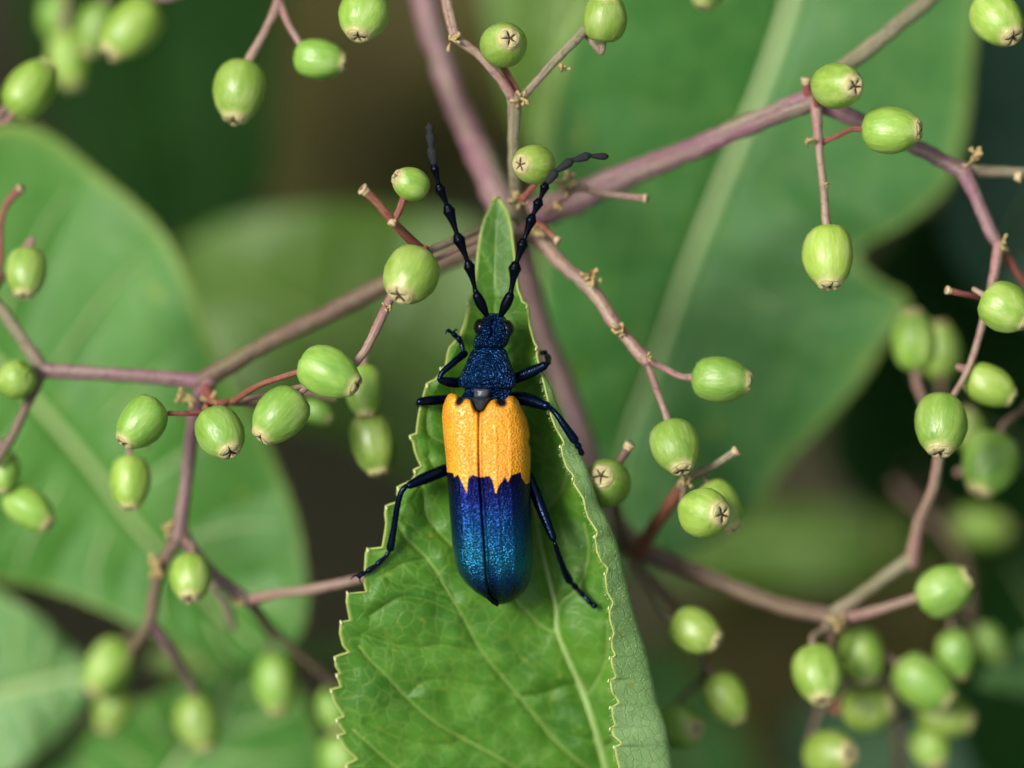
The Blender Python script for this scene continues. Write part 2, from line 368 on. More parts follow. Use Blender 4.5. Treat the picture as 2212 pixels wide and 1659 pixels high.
# ------------------------------------------------------------------ leaves behind
def simple_leaf(label, mid, left, right, z0, mat, fold=.25, droop=0.0, ribw=(16, 30), wave=.15, teeth=8, n=200, m=26, laterals=True, rib_mat='far_midrib', group='blurred leaves behind the berries'):
    """mid / left / right run from stalk end to tip in picture coordinates"""
    Mi = resample(catmull(mid, 300), n); L = resample(catmull(left, 300), n); R = resample(catmull(right, 300), n)
    t = np.linspace(0, 1, n)
    rows = []; ph = rng.rand() * 6
    tooth = teeth * (1 - ((t * 46) % 1.0)) * np.clip(np.minimum(t, 1 - t) * 12, 0, 1)
    for side, E in ((-1, L), (1, R)):
        D = E - Mi; ln = np.linalg.norm(D, axis=1)[:, None] + 1e-6
        E = E + D / ln * tooth[:, None]
        us = np.linspace(1, 0, m) if side < 0 else np.linspace(0, 1, m)[1:]
        for u in us:
            P = Mi + (E - Mi) * u
            wz = ln[:, 0] / PX
            z = z0 - droop * t ** 2 + fold * u ** 1.5 * np.minimum(wz, 1.6) * .6 + wave * np.sin(t * 15 + ph + side) * u * .6 - .10 * np.exp(-(u / .04) ** 2)
            # quilting between the side veins
            z = z + .05 * np.abs(np.sin((t * 9 - u * .9 + side * .2) * math.pi)) ** .5 * np.sin(u * math.pi) 
            rows.append(np.stack([P[:, 0], P[:, 1], z], -1))
    G = np.stack(rows, 1)            # n x cols x 3
    nc = G.shape[1]
    base = W(G[0, m - 1])
    root = empty('leaf', tuple(base), label, 'leaf', group)
    V = W(G).reshape(-1, 3)
    edg = np.exp(-((1 - np.abs(np.linspace(-1, 1, nc))) / .035) ** 2)[None] * .55 * np.ones((n, 1))
    uv = np.stack([np.repeat(np.linspace(-1.5, 1.5, nc)[None], n, 0), np.repeat(t[:, None] * 5, nc, 1)], -1).reshape(-1, 2)
    bl = mk('blade', V, grid_faces(n, nc), M[mat], root, uv=uv, attrs={'edge': edg.ravel()})
    sm = bl.modifiers.new('thickness', 'SOLIDIFY'); sm.thickness = .02
    b = Bag(); q = np.hstack([Mi, (z0 - droop * t ** 2 - .06)[:, None]])
    tube(b, q[::6], np.linspace(ribw[1], ribw[0], len(q[::6])), 70, 10)
    b.build('midrib', M[rib_mat], root)
    if laterals:
        for k in range(7):
            for side in (-1, 1):
                i0 = int((.06 + k * .125) * n); i1 = min(n - 1, i0 + int(.13 * n))
                cs = [(m - 1) + side * int(f * (m - 1)) for f in (0, .3, .6, .88)]
                rr = [int(i0 + (i1 - i0) * f) for f in (0, .35, .7, 1)]
                pts = np.array([G[r, c] for r, c in zip(rr, cs)]); pts[:, 2] += .0
                bb = Bag(); tube(bb, pts, [13, 10, 7, 4], 24, 6); bb.build('vein', M[rib_mat], root)
    return root

simple_leaf('big blurred green leaf filling the left side behind the horizontal twig',
    [(-170, 620), (0, 790), (90, 880), (200, 1010), (290, 1130), (380, 1230), (480, 1330), (600, 1430)],
    [(-170, 620), (-60, 330), (0, 272), (100, 290), (190, 360), (330, 480), (400, 600), (445, 720), (490, 820), (560, 930), (600, 1020), (640, 1130), (658, 1250), (655, 1350), (600, 1430)],
    [(-170, 620), (-300, 850), (-150, 1190), (0, 1250), (100, 1270), (210, 1310), (300, 1352), (400, 1400), (500, 1440), (600, 1430)],
    -3.6, 'far_leaf', fold=.3)
simple_leaf('largest blurred leaf behind the right of the beetle, pale midrib slanting down',
    [(1790, -320), (1710, 0), (1650, 180), (1560, 400), (1480, 600), (1410, 800), (1350, 960), (1335, 1100), (1380, 1240)],
    [(1790, -320), (1420, -220), (1240, 50), (1185, 250), (1165, 450), (1170, 700), (1200, 900), (1250, 1060), (1310, 1170), (1380, 1240)],
    [(1790, -320), (2170, -200), (2115, 0), (2100, 100), (2085, 260), (2045, 400), (1960, 480), (1885, 520), (1850, 552), (1885, 600), (1960, 652), (1905, 750), (1830, 860), (1700, 1000), (1620, 1110), (1500, 1190), (1380, 1240)],
    -4.2, 'far_leaf_mid', fold=.2, ribw=(20, 46))
simple_leaf('pale leaf across the bottom left corner with a yellowish midrib',
    [(-200, 1560), (0, 1500), (90, 1475), (160, 1458), (215, 1450)],
    [(-200, 1560), (-100, 1230), (0, 1285), (90, 1340), (150, 1395), (215, 1450)],
    [(-200, 1560), (-120, 1760), (0, 1680), (80, 1625), (150, 1560), (215, 1450)],
    -4.0, 'far_leaf_pale', fold=.2, ribw=(26, 44))
simple_leaf('blurred leaf along the bottom edge below the left berries',
    [(240, 1900), (330, 1740), (390, 1640), (460, 1560), (530, 1430)],
    [(240, 1900), (60, 1700), (130, 1610), (250, 1545), (380, 1485), (460, 1445), (530, 1430)],
    [(240, 1900), (650, 1850), (700, 1680), (690, 1590), (640, 1490), (590, 1440), (530, 1430)],
    -4.4, 'far_leaf', fold=.15)
simple_leaf('soft yellow green leaf far behind the left antenna',
    [(1150, 1000), (950, 860), (760, 740), (560, 640), (380, 540)],
    [(1150, 1000), (1120, 700), (1040, 500), (850, 455), (640, 455), (480, 490), (380, 540)],
    [(1150, 1000), (950, 1060), (760, 960), (560, 880), (430, 760), (360, 640), (380, 540)],
    -8.0, 'far_leaf_yellow', fold=.1, laterals=False)
simple_leaf('leaf behind the top left berries with shade put into its colour',
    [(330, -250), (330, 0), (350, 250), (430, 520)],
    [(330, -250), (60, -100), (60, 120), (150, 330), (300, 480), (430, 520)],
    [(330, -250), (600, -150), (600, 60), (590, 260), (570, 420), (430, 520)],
    -10, 'far_leaf_shade', fold=.1, laterals=False, rib_mat='far_leaf_shade')
simple_leaf('bluish green leaf at the right edge behind the upper twigs',
    [(2600, -100), (2400, 180), (2250, 400), (2120, 640)],
    [(2600, -100), (2330, -180), (2110, 40), (2070, 300), (2040, 500), (2120, 640)],
    [(2600, -100), (2640, 250), (2480, 560), (2300, 700), (2120, 640)],
    -6.5, 'far_leaf_bluish', fold=.1, laterals=False)
simple_leaf('green leaf behind the right hand berries, darkened in colour for shade',
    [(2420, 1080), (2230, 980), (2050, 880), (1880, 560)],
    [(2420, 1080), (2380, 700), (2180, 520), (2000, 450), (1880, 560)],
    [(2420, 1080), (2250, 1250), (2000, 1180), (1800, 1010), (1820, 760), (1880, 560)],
    -8.5, 'far_leaf_shade', fold=.1, laterals=False)
simple_leaf('small pale leaf tip poking in at the lower right edge',
    [(2420, 1400), (2300, 1420), (2210, 1440), (2115, 1478)],
    [(2420, 1400), (2330, 1340), (2230, 1370), (2160, 1425), (2115, 1478)],
    [(2420, 1400), (2330, 1510), (2220, 1500), (2160, 1488), (2115, 1478)],
    -3.8, 'far_leaf_pale', fold=.1, laterals=False, ribw=(8, 14))
simple_leaf('green leaf low in the bottom right corner, darkened in colour for shade',
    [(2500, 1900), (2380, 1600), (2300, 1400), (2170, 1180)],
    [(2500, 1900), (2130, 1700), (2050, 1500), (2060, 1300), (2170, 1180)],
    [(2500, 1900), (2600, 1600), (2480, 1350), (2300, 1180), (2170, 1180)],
    -8.0, 'far_leaf_shade', fold=.1, laterals=False)
simple_leaf('olive leaf far below the lower twigs, lying almost level',
    [(1300, 1180), (1500, 1180), (1750, 1165), (2050, 1200)],
    [(1300, 1180), (1450, 1120), (1700, 1095), (1900, 1120), (2050, 1200)],
    [(1300, 1180), (1450, 1245), (1700, 1262), (1900, 1250), (2050, 1200)],
    -10.0, 'far_leaf_yellow', fold=.1, laterals=False)
simple_leaf('narrow olive leaf standing behind the top centre twig',
    [(1210, -260), (1190, -50), (1160, 150), (1150, 330)],
    [(1210, -260), (1050, -150), (1050, 0), (1090, 180), (1150, 330)],
    [(1210, -260), (1330, -150), (1280, 20), (1220, 200), (1150, 330)],
    -7.0, 'far_leaf_yellow', fold=.1, laterals=False)

simple_leaf('withered brown leaf lying far below the left antenna', [(1000, -400), (900, -100), (820, 150), (760, 330), (700, 520)],
    [(1000, -400), (560, -300), (480, -50), (500, 200), (560, 400), (700, 520)], [(1000, -400), (1250, -200), (1260, 60), (1130, 300), (950, 450), (700, 520)], -15, 'withered', fold=.1, laterals=False, rib_mat='stem_brown')
simple_leaf('dim green leaf deep in the gap at the bottom right of centre', [(1560, 1900), (1500, 1720), (1440, 1560), (1400, 1380)],
    [(1560, 1900), (1380, 1750), (1310, 1600), (1340, 1450), (1400, 1380)], [(1560, 1900), (1640, 1780), (1600, 1600), (1500, 1440), (1400, 1380)], -11, 'far_leaf_mid', fold=.1, laterals=False)
simple_leaf('dim green leaf deep behind the lowest right berries', [(2150, 1900), (2000, 1720), (1850, 1600), (1700, 1560)],
    [(2150, 1900), (1900, 1820), (1720, 1700), (1700, 1560)], [(2150, 1900), (2180, 1700), (2020, 1540), (1830, 1500), (1700, 1560)], -12, 'far_leaf_bluish', fold=.1, laterals=False)
simple_leaf('withered tan leaf lying far below the lower right berries', [(2100, 1250), (1900, 1300), (1650, 1420), (1450, 1600)],
    [(2100, 1250), (1850, 1180), (1560, 1260), (1400, 1420), (1450, 1600)], [(2100, 1250), (2080, 1480), (1850, 1650), (1620, 1700), (1450, 1600)], -15, 'withered', fold=.1, laterals=False, rib_mat='stem_brown')
# low undergrowth that nobody could count
def scatter_leaves(name, label, spots, mat):
    b = Bag()
    for (x, y, z, size, rot, tilt) in spots:
        n = 9; t = np.linspace(0, 1, n); hw = np.sin(t ** .8 * math.pi) * .32 * size + .01
        X = np.stack([-hw, 0 * hw, hw], 1); Y = np.repeat(((t - .5) * size)[:, None], 3, 1); Z = np.abs(X) * .25 - (Y / size) ** 2 * size * .3
        V = np.stack([X, Y, Z], -1).reshape(-1, 3)
        Rm = np.array(Matrix.Rotation(rot, 3, 'Z') @ Matrix.Rotation(tilt, 3, 'X'))
        b.add(V @ Rm.T + np.array([x, y, z]), grid_faces(n, 3), np.stack([X, Y], -1).reshape(-1, 2) * .6)
    return tag(b.build(name, M[mat]), label, None, None, 'stuff')
sp = []
for _ in range(420):
    x, y = rng.uniform(-42, 42), rng.uniform(-36, 36)
    dens = .12 if (-9 < x < 9 and -7 < y < 7) else .75
    if rng.rand() < dens: sp.append((x, y, rng.uniform(-28, -17), rng.uniform(3, 7), rng.rand() * 6.28, rng.uniform(-.7, .7)))
o = scatter_leaves('undergrowth', 'mass of weeds and leaves covering the earth below, darkened in colour for shade', sp, 'far_leaf_shade'); o['category'] = 'undergrowth'
sp = []
for _ in range(1500):                      # unseen foliage all round, added to block the low sky
    a = rng.rand() * 6.28; r = rng.uniform(13, 34); z = rng.uniform(-16, -2) + max(0, r - 14) * rng.uniform(.2, 1.7)
    sp.append((math.cos(a) * r, math.sin(a) * r, z, rng.uniform(4, 8), rng.rand() * 6.28, rng.uniform(-1.0, 1.0)))
o = scatter_leaves('added_foliage', 'unseen foliage added outside the close view to block low sky', sp, 'far_leaf'); o['category'] = 'foliage'

# ------------------------------------------------------------------ blurred green stalks behind
def stalk(label, pts, wid, mat='green_stem'):
    b = Bag(); tube(b, pts, wid, seg=14); o = b.build('plant_stalk', M[mat])
    c = Vector(tuple(W(pts[0]))); o.data.transform(Matrix.Translation(-c)); o.location = c
    tag(o, label, 'stalk', 'out of focus stalks behind')
stalk('thick pale green stalk lying level behind the lower left berries', [(330, 1430, -5.2), (480, 1420, -5.2), (640, 1405, -5.3), (860, 1400, -5.5)], [70, 66, 62, 60])
stalk('thin yellow green stalk rising behind the top centre twig', [(1235, -80, -6), (1230, 60, -6), (1190, 220, -6), (1165, 340, -6)], [34, 30, 26, 22])
stalk('brown stalk standing behind the bottom right berries', [(1955, 1760, -3.6), (1945, 1640, -3.4), (1935, 1540, -3.2), (1925, 1470, -3.0)], [34, 32, 28, 24], 'stem_brown')
stalk('dark slender stalk behind the lower right twig fork', [(1930, 1040, -5), (2075, 1200, -4.4), (2088, 1330, -3.6), (2084, 1390, -3.0)], [22, 22, 22, 20], 'stem_brown')

# ------------------------------------------------------------------ berries
def berry_mesh(k):
    prof = [(-.50, .0), (-.497, .10), (-.47, .20), (-.43, .325), (-.34, .42), (-.21, .478), (-.07, .498), (.06, .495), (.18, .455), (.28, .412), (.355, .357), (.41, .302), (.44, .268), (.462, .252), (.478, .244), (.488, .228), (.488, .195), (.478, .16), (.468, .0)]
    p = np.array(prof); seg = 32
    ang = np.linspace(0, 2 * math.pi, seg, endpoint=False); r1 = np.random.RandomState(k)
    a1, a2, a3 = r1.rand(3) * 6.28; kk = .012 + .02 * r1.rand()
    V = []
    for z, r in p:
        rr = r * (1 + kk * np.cos(5 * ang + a1) * np.clip(.7 - abs(z), 0, 1) + .018 * np.cos(2 * ang + a2) + .012 * np.cos(3 * ang + a3 + z * 4))
        sh = .03 * math.sin(z * 5 + a2)
        V.append(np.stack([rr * np.cos(ang) + sh * math.cos(a3) * .5, rr * np.sin(ang) + sh * math.sin(a3) * .5, np.full(seg, z) + .008 * np.cos(4 * ang + a1) * (r < .3)], -1))
    me = bpy.data.meshes.new('berry'); V = np.vstack(V)
    me.from_pydata([tuple(v) for v in V], [], [tuple(int(i) for i in f) for f in grid_faces(len(p), seg, True)])
    me.materials.append(M['berry']); me.polygons.foreach_set('use_smooth', np.ones(len(me.polygons), bool)); me.update()
    # calyx: dark dry centre and five cream lobes folded in over it
    vs, fs, mi = [], [], []
    vs.append((0, 0, .482)); 
    for a in ang[::2]: vs.append((.17 * math.cos(a), .17 * math.sin(a), .487))
    for i in range(16): fs.append((0, 1 + i, 1 + (i + 1) % 16)); mi.append(1)
    for i in range(5):
        a0 = a1 + i * 1.2566 + r1.uniform(-.06, .06); n0 = len(vs); lift = r1.uniform(.0, .03); tipr = r1.uniform(.015, .06); wd = r1.uniform(.57, .66)
        for rr, ww, zz in ((.232, wd, .485), (.20, wd * .98, .513 + lift * .4), (.14, wd * .86, .520 + lift), (.085, wd * .62, .508 + lift), (tipr, .16, .494 + lift * .5)):
            for s in (-1, -.4, 0, .4, 1): vs.append((rr * math.cos(a0 + s * ww), rr * math.sin(a0 + s * ww), zz - .016 * s * s))
        for r in range(4):
            for c_ in range(4):
                q = n0 + r * 5 + c_; fs.append((q, q + 1, q + 6, q + 5)); mi.append(0)
    for i in range(4):       # withered style remains
        a0 = r1.rand() * 6.28; n0 = len(vs); c0, s0 = math.cos(a0), math.sin(a0)
        vs += [(-.02 * s0, .02 * c0, .49), (.02 * s0, -.02 * c0, .49), (.06 * c0, .06 * s0, .545), (0, 0, .50)]
        fs += [(n0, n0 + 1, n0 + 2), (n0, n0 + 2, n0 + 3), (n0 + 1, n0 + 3, n0 + 2)]; mi += [1, 1, 1]
    mc = bpy.data.meshes.new('calyx'); mc.from_pydata(vs, [], fs); mc.materials.append(M['calyx']); mc.materials.append(M['calyx_dark'])
    mc.polygons.foreach_set('material_index', mi); mc.update()
    return me, mc
BM = [berry_mesh(100 + k) for k in range(7)]
def add_berry(root, x, y, vis, wid, dx, dy, tilt, z, conn=None, pw=13, mat='twig_pink', label=None):
    T = math.asin(tilt); n = math.hypot(dx, dy) or 1
    d = Vector((dx / n * math.cos(T), -dy / n * math.cos(T), math.sin(T)))
    L = math.sqrt(max(vis ** 2 - (wid * tilt) ** 2, 1)) / max(math.cos(T), .2); wid *= rng.uniform(.99, 1.06); L = min(max(L, wid * .98), wid * 1.36)
    f = (CAMH - z) / CAMH / PX
    me, mc = BM[rng.randint(len(BM))]
    o = bpy.data.objects.new('berry', me); col.objects.link(o); o.parent = root
    c = Vector(tuple(W((x, y, z)))); rl = wloc(root)
    o.location = c - rl; o.rotation_mode = 'QUATERNION'
    o.rotation_quaternion = d.to_track_quat('Z', 'Y') @ Quaternion((0, 0, 1), rng.rand() * 6.28)
    o.scale = (wid * f, wid * f, L * f)
    k = bpy.data.objects.new('calyx', mc); col.objects.link(k); k.parent = o
    if label: o['label'] = label
    if conn is not None:
        e = c - d * (L * f * .47); e2 = c - d * (L * f * .47 + .10)
        q = Vector(tuple(W(conn)))
        mid = (e2 * .6 + q * .4) + Vector((0, 0, -.03))
        P = np.array([tuple(q), tuple(q * .45 + mid * .55), tuple(mid), tuple(e2), tuple(e)])
        P = catmull(P, 18); R = np.interp(np.linspace(0, 1, 18), [0, .1, .8, 1], [pw * .75, pw * .5, pw * .48, pw * .62]) / PX
        V, F, U = tube_arrays(P, R, 10); b = Bag(); b.add(V, F, U); b.build('berry_stalk', M[mat], root)

def branch(root, name, pts, wid, mat):
    pts = np.asarray(pts, float); n = max(8, int(np.sum(np.linalg.norm(np.diff(pts[:, :2], axis=0), axis=1)) / 14))
    Q = catmull(np.hstack([pts, np.asarray(wid, float)[:, None]]), n); k = np.arange(n)
    Q[:, 3] *= 1 + .05 * np.sin(k * .9 + rng.rand() * 6) * rng.rand() + .025 * rng.randn(n)
    Q[1:-1, :2] += rng.randn(n - 2, 2) * .022 * Q[1:-1, 3:4]
    pts, wid = Q[:, :3], Q[:, 3]
    b = Bag(); tube(b, pts, wid, seg=16, jitter=.02, round_ends=True); return b.build(name, M[mat], root)

def scar(root, x, y, z, s=1.0, mat='scar', n=7, seed=0):
    """a knot of little dry bracts and broken flower stalks at a node"""
    r1 = np.random.RandomState(int(x + y) + seed); b = Bag()
    for i in range(n):
        a = r1.rand() * 6.28; l = r1.uniform(6, 17) * s; zz = r1.uniform(-.02, .06) * s
        p0 = np.array([x + r1.uniform(-7, 7) * s, y + r1.uniform(-7, 7) * s, z + zz - .02])
        p2 = p0 + np.array([math.cos(a) * l, math.sin(a) * l, r1.uniform(0, .05)])
        p1 = (p0 + p2) / 2 + np.array([r1.uniform(-2, 2), r1.uniform(-2, 2), .02])
        tube(b, [p0, p1, p2], [5 * s, r1.uniform(4, 7) * s, r1.uniform(6, 10) * s], 6, 7, jitter=.15)
    return b.build('bract', M[mat], root)

def stub_end(root, x, y, z, w_, dx, dy):
    b = Bag(); n = math.hypot(dx, dy); dx, dy = dx / n, dy / n
    tube(b, [(x - dx * w_ * .5, y - dy * w_ * .5, z), (x, y, z), (x + dx * w_ * .4, y + dy * w_ * .4, z + .01)], [w_ * .95, w_ * 1.3, w_ * 1.45], 7, 10, jitter=.08)
    return b.build('stalk_scar', M['scar_pale'], root)

main = empty('berry_cluster', tuple(W((1130, 470, -1.2))), 'wide branching elderberry cluster with mauve stems spreading behind the beetle', 'berry cluster')
B_ = [
 ('stem', [(900, -60, -2.7), (930, 50, -2.6), (975, 190, -2.4), (1020, 300, -2.1), (1060, 390, -1.8), (1105, 480, -1.6)], [60, 58, 57, 62, 66, 70], 'stem_mauve'),
 ('stem', [(1120, 478, -1.6), (1200, 448, -1.6), (1300, 402, -1.5), (1400, 360, -1.4), (1500, 320, -1.2), (1650, 255, -.9), (1760, 212, -.7)], [62, 66, 60, 52, 48, 46, 50], 'stem_mauve'),
 ('branch', [(1745, 222, -.75), (1800, 165, -.8), (1850, 125, -.9), (1930, 62, -1.0), (2040, -30, -1.2)], [42, 38, 36, 34, 32], 'twig_green'),
 ('branch', [(1750, 215, -.75), (1850, 258, -.8), (1980, 318, -.8), (2090, 375, -.8)], [44, 34, 34, 34], 'stem_mauve'),
 ('branch', [(2085, 368, -.85), (2150, 370, -.9), (2300, 380, -1.0)], [30, 24, 22], 'twig_green'),
 ('branch', [(2080, 365, -.8), (2110, 430, -.8), (2140, 500, -.8), (2165, 540, -.8)], [34, 30, 28, 26], 'stem_mauve'),
 ('twig', [(2158, 530, -.75), (2146, 600, -.7), (2125, 690, -.7), (2095, 790, -.7), (2055, 862, -.6)], [26, 20, 16, 14, 14], 'twig_pink'),
 ('twig', [(2165, 535, -.85), (2188, 575, -.9), (2240, 650, -1.0)], [22, 16, 14], 'twig_red'),
 ('twig', [(1762, 225, -.6), (1768, 300, -.55), (1777, 390, -.5), (1786, 490, -.45)], [26, 18, 15, 19], 'twig_pink'),
 ('stem', [(1125, 475, -1.6), (1030, 532, -1.6), (930, 575, -1.5), (820, 622, -1.4), (700, 682, -1.3), (560, 752, -1.15), (430, 826, -1.0)], [60, 50, 46, 42, 40, 36, 42], 'stem_brown'),
 ('branch', [(450, 828, -1.0), (350, 816, -1.0), (230, 808, -1.0), (85, 800, -1.1)], [40, 32, 30, 34], 'stem_mauve'),
 ('branch', [(95, 805, -1.1), (50, 735, -1.1), (0, 665, -1.1), (-60, 600, -1.1)], [34, 28, 28, 30], 'twig_green'),
 ('twig', [(88, 805, -1.1), (60, 870, -1.1), (30, 935, -1.1), (-10, 1000, -1.1)], [28, 22, 20, 20], 'stem_brown'),
 ('twig', [(-15, 640, -1.0), (0, 560, -1.0), (2, 480, -1.0), (18, 435, -1.0), (42, 410, -1.0)], [16, 15, 14, 16, 20], 'twig_red'),
 ('branch', [(440, 830, -1.0), (418, 920, -1.1), (402, 1040, -1.2), (385, 1160, -1.3)], [40, 32, 28, 34], 'stem_mauve'),
 ('twig', [(395, 1150, -1.3), (355, 1210, -1.4), (335, 1270, -1.5), (322, 1345, -1.6), (285, 1405, -1.9)], [32, 28, 26, 26, 20], 'stem_brown'),
 ('twig', [(325, 1340, -1.6), (365, 1400, -1.8), (400, 1450, -2.1), (428, 1510, -2.4)], [26, 24, 22, 22], 'stem_mauve'),
 ('twig', [(390, 1150, -1.3), (430, 1205, -1.4), (480, 1255, -1.4), (535, 1298, -1.4)], [30, 26, 24, 30], 'stem_mauve'),
 ('twig', [(530, 1298, -1.4), (600, 1282, -1.3), (680, 1272, -1.2), (800, 1245, -1.1)], [24, 20, 22, 18], 'twig_pink'),
 ('twig', [(535, 1295, -1.4), (590, 1360, -1.9), (660, 1425, -2.2), (760, 1500, -2.6)], [24, 18, 18, 18], 'stem_brown'),
 ('twig', [(460, 1265, -1.7), (490, 1310, -1.8), (500, 1355, -1.9)], [20, 20, 22], 'twig_green'),
 ('twig', [(445, 838, -.95), (462, 868, -.8), (500, 868, -.6), (560, 832, -.3), (645, 803, -.1)], [26, 20, 14, 13, 13], 'twig_red'),
 ('twig', [(365, 893, -.35), (410, 893, -.4), (455, 888, -.5), (490, 866, -.6)], [11, 12, 14, 14], 'twig_red'),
 ('twig', [(490, 868, -.7), (560, 872, -.8), (660, 850, -.9), (720, 862, -1.0)], [14, 12, 12, 12], 'twig_pink'),
 ('twig', [(845, 640, -.35), (815, 705, -.25), (790, 755, -.2), (768, 786, -.2)], [18, 20, 18, 16], 'twig_pink'),
 ('twig', [(925, 552, -.35), (880, 512, -.15), (848, 478, 0), (815, 438, .05), (787, 412, .08)], [22, 20, 19, 19, 20], 'twig_red'),
 ('twig', [(850, 480, 0), (862, 455, .0), (872, 428, 0)], [15, 14, 15], 'twig_red'),
 ('twig', [(905, 552, -.4), (960, 527, -.5), (1040, 495, -.8), (1110, 465, -1.0)], [14, 17, 18, 20], 'twig_green'),
 ('twig', [(940, 562, -.5), (990, 538, -.6), (1050, 512, -.8)], [10, 10, 12], 'twig_pink'),
 ('branch', [(1122, 470, -1.1), (1113, 400, -.8), (1110, 310, -.6), (1112, 215, -.45)], [40, 26, 26, 32], 'twig_green'),
 ('twig', [(1115, 222, -.45), (1075, 165, -.4), (1030, 115, -.4), (985, 78, -.4), (972, 35, -.45), (958, -30, -.5)], [24, 19, 18, 24, 24, 22], 'twig_pink'),
 ('twig', [(1125, 215, -.45), (1160, 175, -.4), (1200, 130, -.4), (1245, 85, -.4), (1285, 40, -.45)], [18, 17, 20, 20, 18], 'twig_green'),
 ('branch', [(1125, 470, -1.2), (1160, 510, -1.0), (1215, 570, -.8), (1275, 622, -.7), (1335, 708, -.55), (1395, 778, -.5)], [44, 36, 32, 32, 27, 28], 'twig_pink'),
 ('stem', [(1115, 490, -1.8), (1140, 600, -2.1), (1175, 720, -2.3), (1225, 850, -2.4), (1280, 1000, -2.3), (1325, 1120, -2.1), (1370, 1185, -1.9)], [60, 50, 48, 48, 48, 46, 56], 'stem_mauve'),
 ('branch', [(1350, 1175, -1.9), (1450, 1215, -1.85), (1560, 1260, -1.7), (1680, 1305, -1.6), (1800, 1332, -1.5)], [54, 42, 38, 36, 40], 'stem_brown'),
 ('twig', [(1375, 1190, -1.8), (1405, 1150, -1.5), (1440, 1100, -1.1), (1478, 1042, -.75)], [36, 32, 28, 24], 'twig_red'),
 ('twig', [(1470, 1048, -.7), (1500, 1025, -.6), (1545, 1003, -.55), (1585, 978, -.5)], [20, 17, 16, 18], 'twig_green'),
 ('branch', [(1790, 1335, -1.5), (1840, 1300, -1.5), (1900, 1255, -1.6), (1970, 1205, -1.6)], [36, 30, 28, 30], 'twig_green'),
 ('twig', [(1970, 1215, -1.6), (1985, 1130, -1.4), (2015, 1060, -1.1), (2030, 970, -.9)], [34, 26, 24, 22], 'twig_pink'),
 ('twig', [(1800, 1340, -1.5), (1880, 1322, -1.4), (1990, 1288, -1.3)], [24, 20, 18], 'twig_pink'),
 ('twig', [(1795, 1335, -1.5), (1795, 1390, -1.6), (1790, 1440, -1.9), (1850, 1480, -2.3), (1960, 1560, -2.8)], [24, 20, 18, 16, 16], 'stem_brown'),
 ('twig', [(1370, 1215, -1.8), (1430, 1275, -1.7), (1480, 1335, -1.5), (1520, 1420, -1.6), (1520, 1470, -1.8)], [26, 22, 18, 16, 16], 'stem_brown'),
 ('twig', [(2050, 628, -.45), (2085, 636, -.5), (2140, 648, -.7)], [14, 12, 12], 'twig_red'),
 ('twig', [(1180, 452, -.9), (1215, 425, -.8), (1250, 405, -.75), (1300, 418, -.7), (1388, 428, -.65)], [24, 20, 18, 15, 16], 'twig_pink'),
 ('twig', [(1145, 478, -.9), (1170, 488, -.7), (1200, 516, -.6)], [14, 13, 14], 'twig_red'),
 ('twig', [(1325, 1020, -.7), (1342, 990, -.6), (1357, 966, -.55)], [18, 18, 20], 'stem_brown'),
 ('twig', [(1280, 585, -.6), (1284, 610, -.7)], [10, 12], 'twig_red'),
 ('twig', [(2212, 880, -1.4), (2240, 850, -1.4), (2280, 800, -1.4)], [16, 16, 18], 'stem_brown'),
 ('twig', [(1742, 178, -.6), (1745, 200, -.65), (1755, 225, -.7)], [18, 20, 24], 'twig_red'),
]
for nm, p, w_, m_ in B_: branch(main, nm, p, w_, m_)
for (x, y, z, s, n) in [(1225, 400, -.7, 1.5, 9), (1118, 432, -.75, 1.3, 8), (1278, 602, -.6, 1.35, 9), (1338, 716, -.5, 1.2, 8), (1215, 148, -.38, 1.0, 6),
        (980, 88, -.38, 1.2, 7), (1128, 213, -.38, 1.2, 7), (1750, 308, -.5, 1.0, 5), (2108, 345, -.7, 1.4, 8), (1155, 500, -.8, 1.2, 7), (455, 872, -.8, 1.4, 8),
        (395, 858, -.8, 1.5, 8), (838, 668, -.2, .8, 5), (1786, 396, -.45, .7, 4), (850, 480, .06, .7, 4), (1800, 1338, -1.35, 1.6, 8), (1478, 1040, -.6, 1.4, 7),
        (340, 1225, -1.35, 1.8, 8), (360, 1145, -1.3, 1.4, 6), (2165, 528, -.7, 1.1, 5), (1205, 445, -.75, 1.0, 6), (1400, 776, -.4, .8, 4), (520, 1300, -1.35, 1.2, 5)]:
    scar(main, x, y, z, s, n=n)
for (x, y, z, w_, dx, dy) in [(787, 412, .08, 19, -1, -.8), (1392, 428, -.65, 15, 1, .1), (1203, 518, -.6, 14, 1, .8), (42, 409, -1, 15, .7, -.6), (1588, 976, -.5, 16, 1, -.7),
        (1358, 964, -.55, 18, .6, -1), (2050, 628, -.45, 13, -1, -.2), (1742, 176, -.6, 17, 0, -1), (2200, 382, -.7, 18, 1, .1), (848, 481, .08, 13, -.3, .6), (1500, 358 + 1000, -1.9, 10, 0, 1)][:10]:
    stub_end(main, x, y, z, w_, dx, dy)

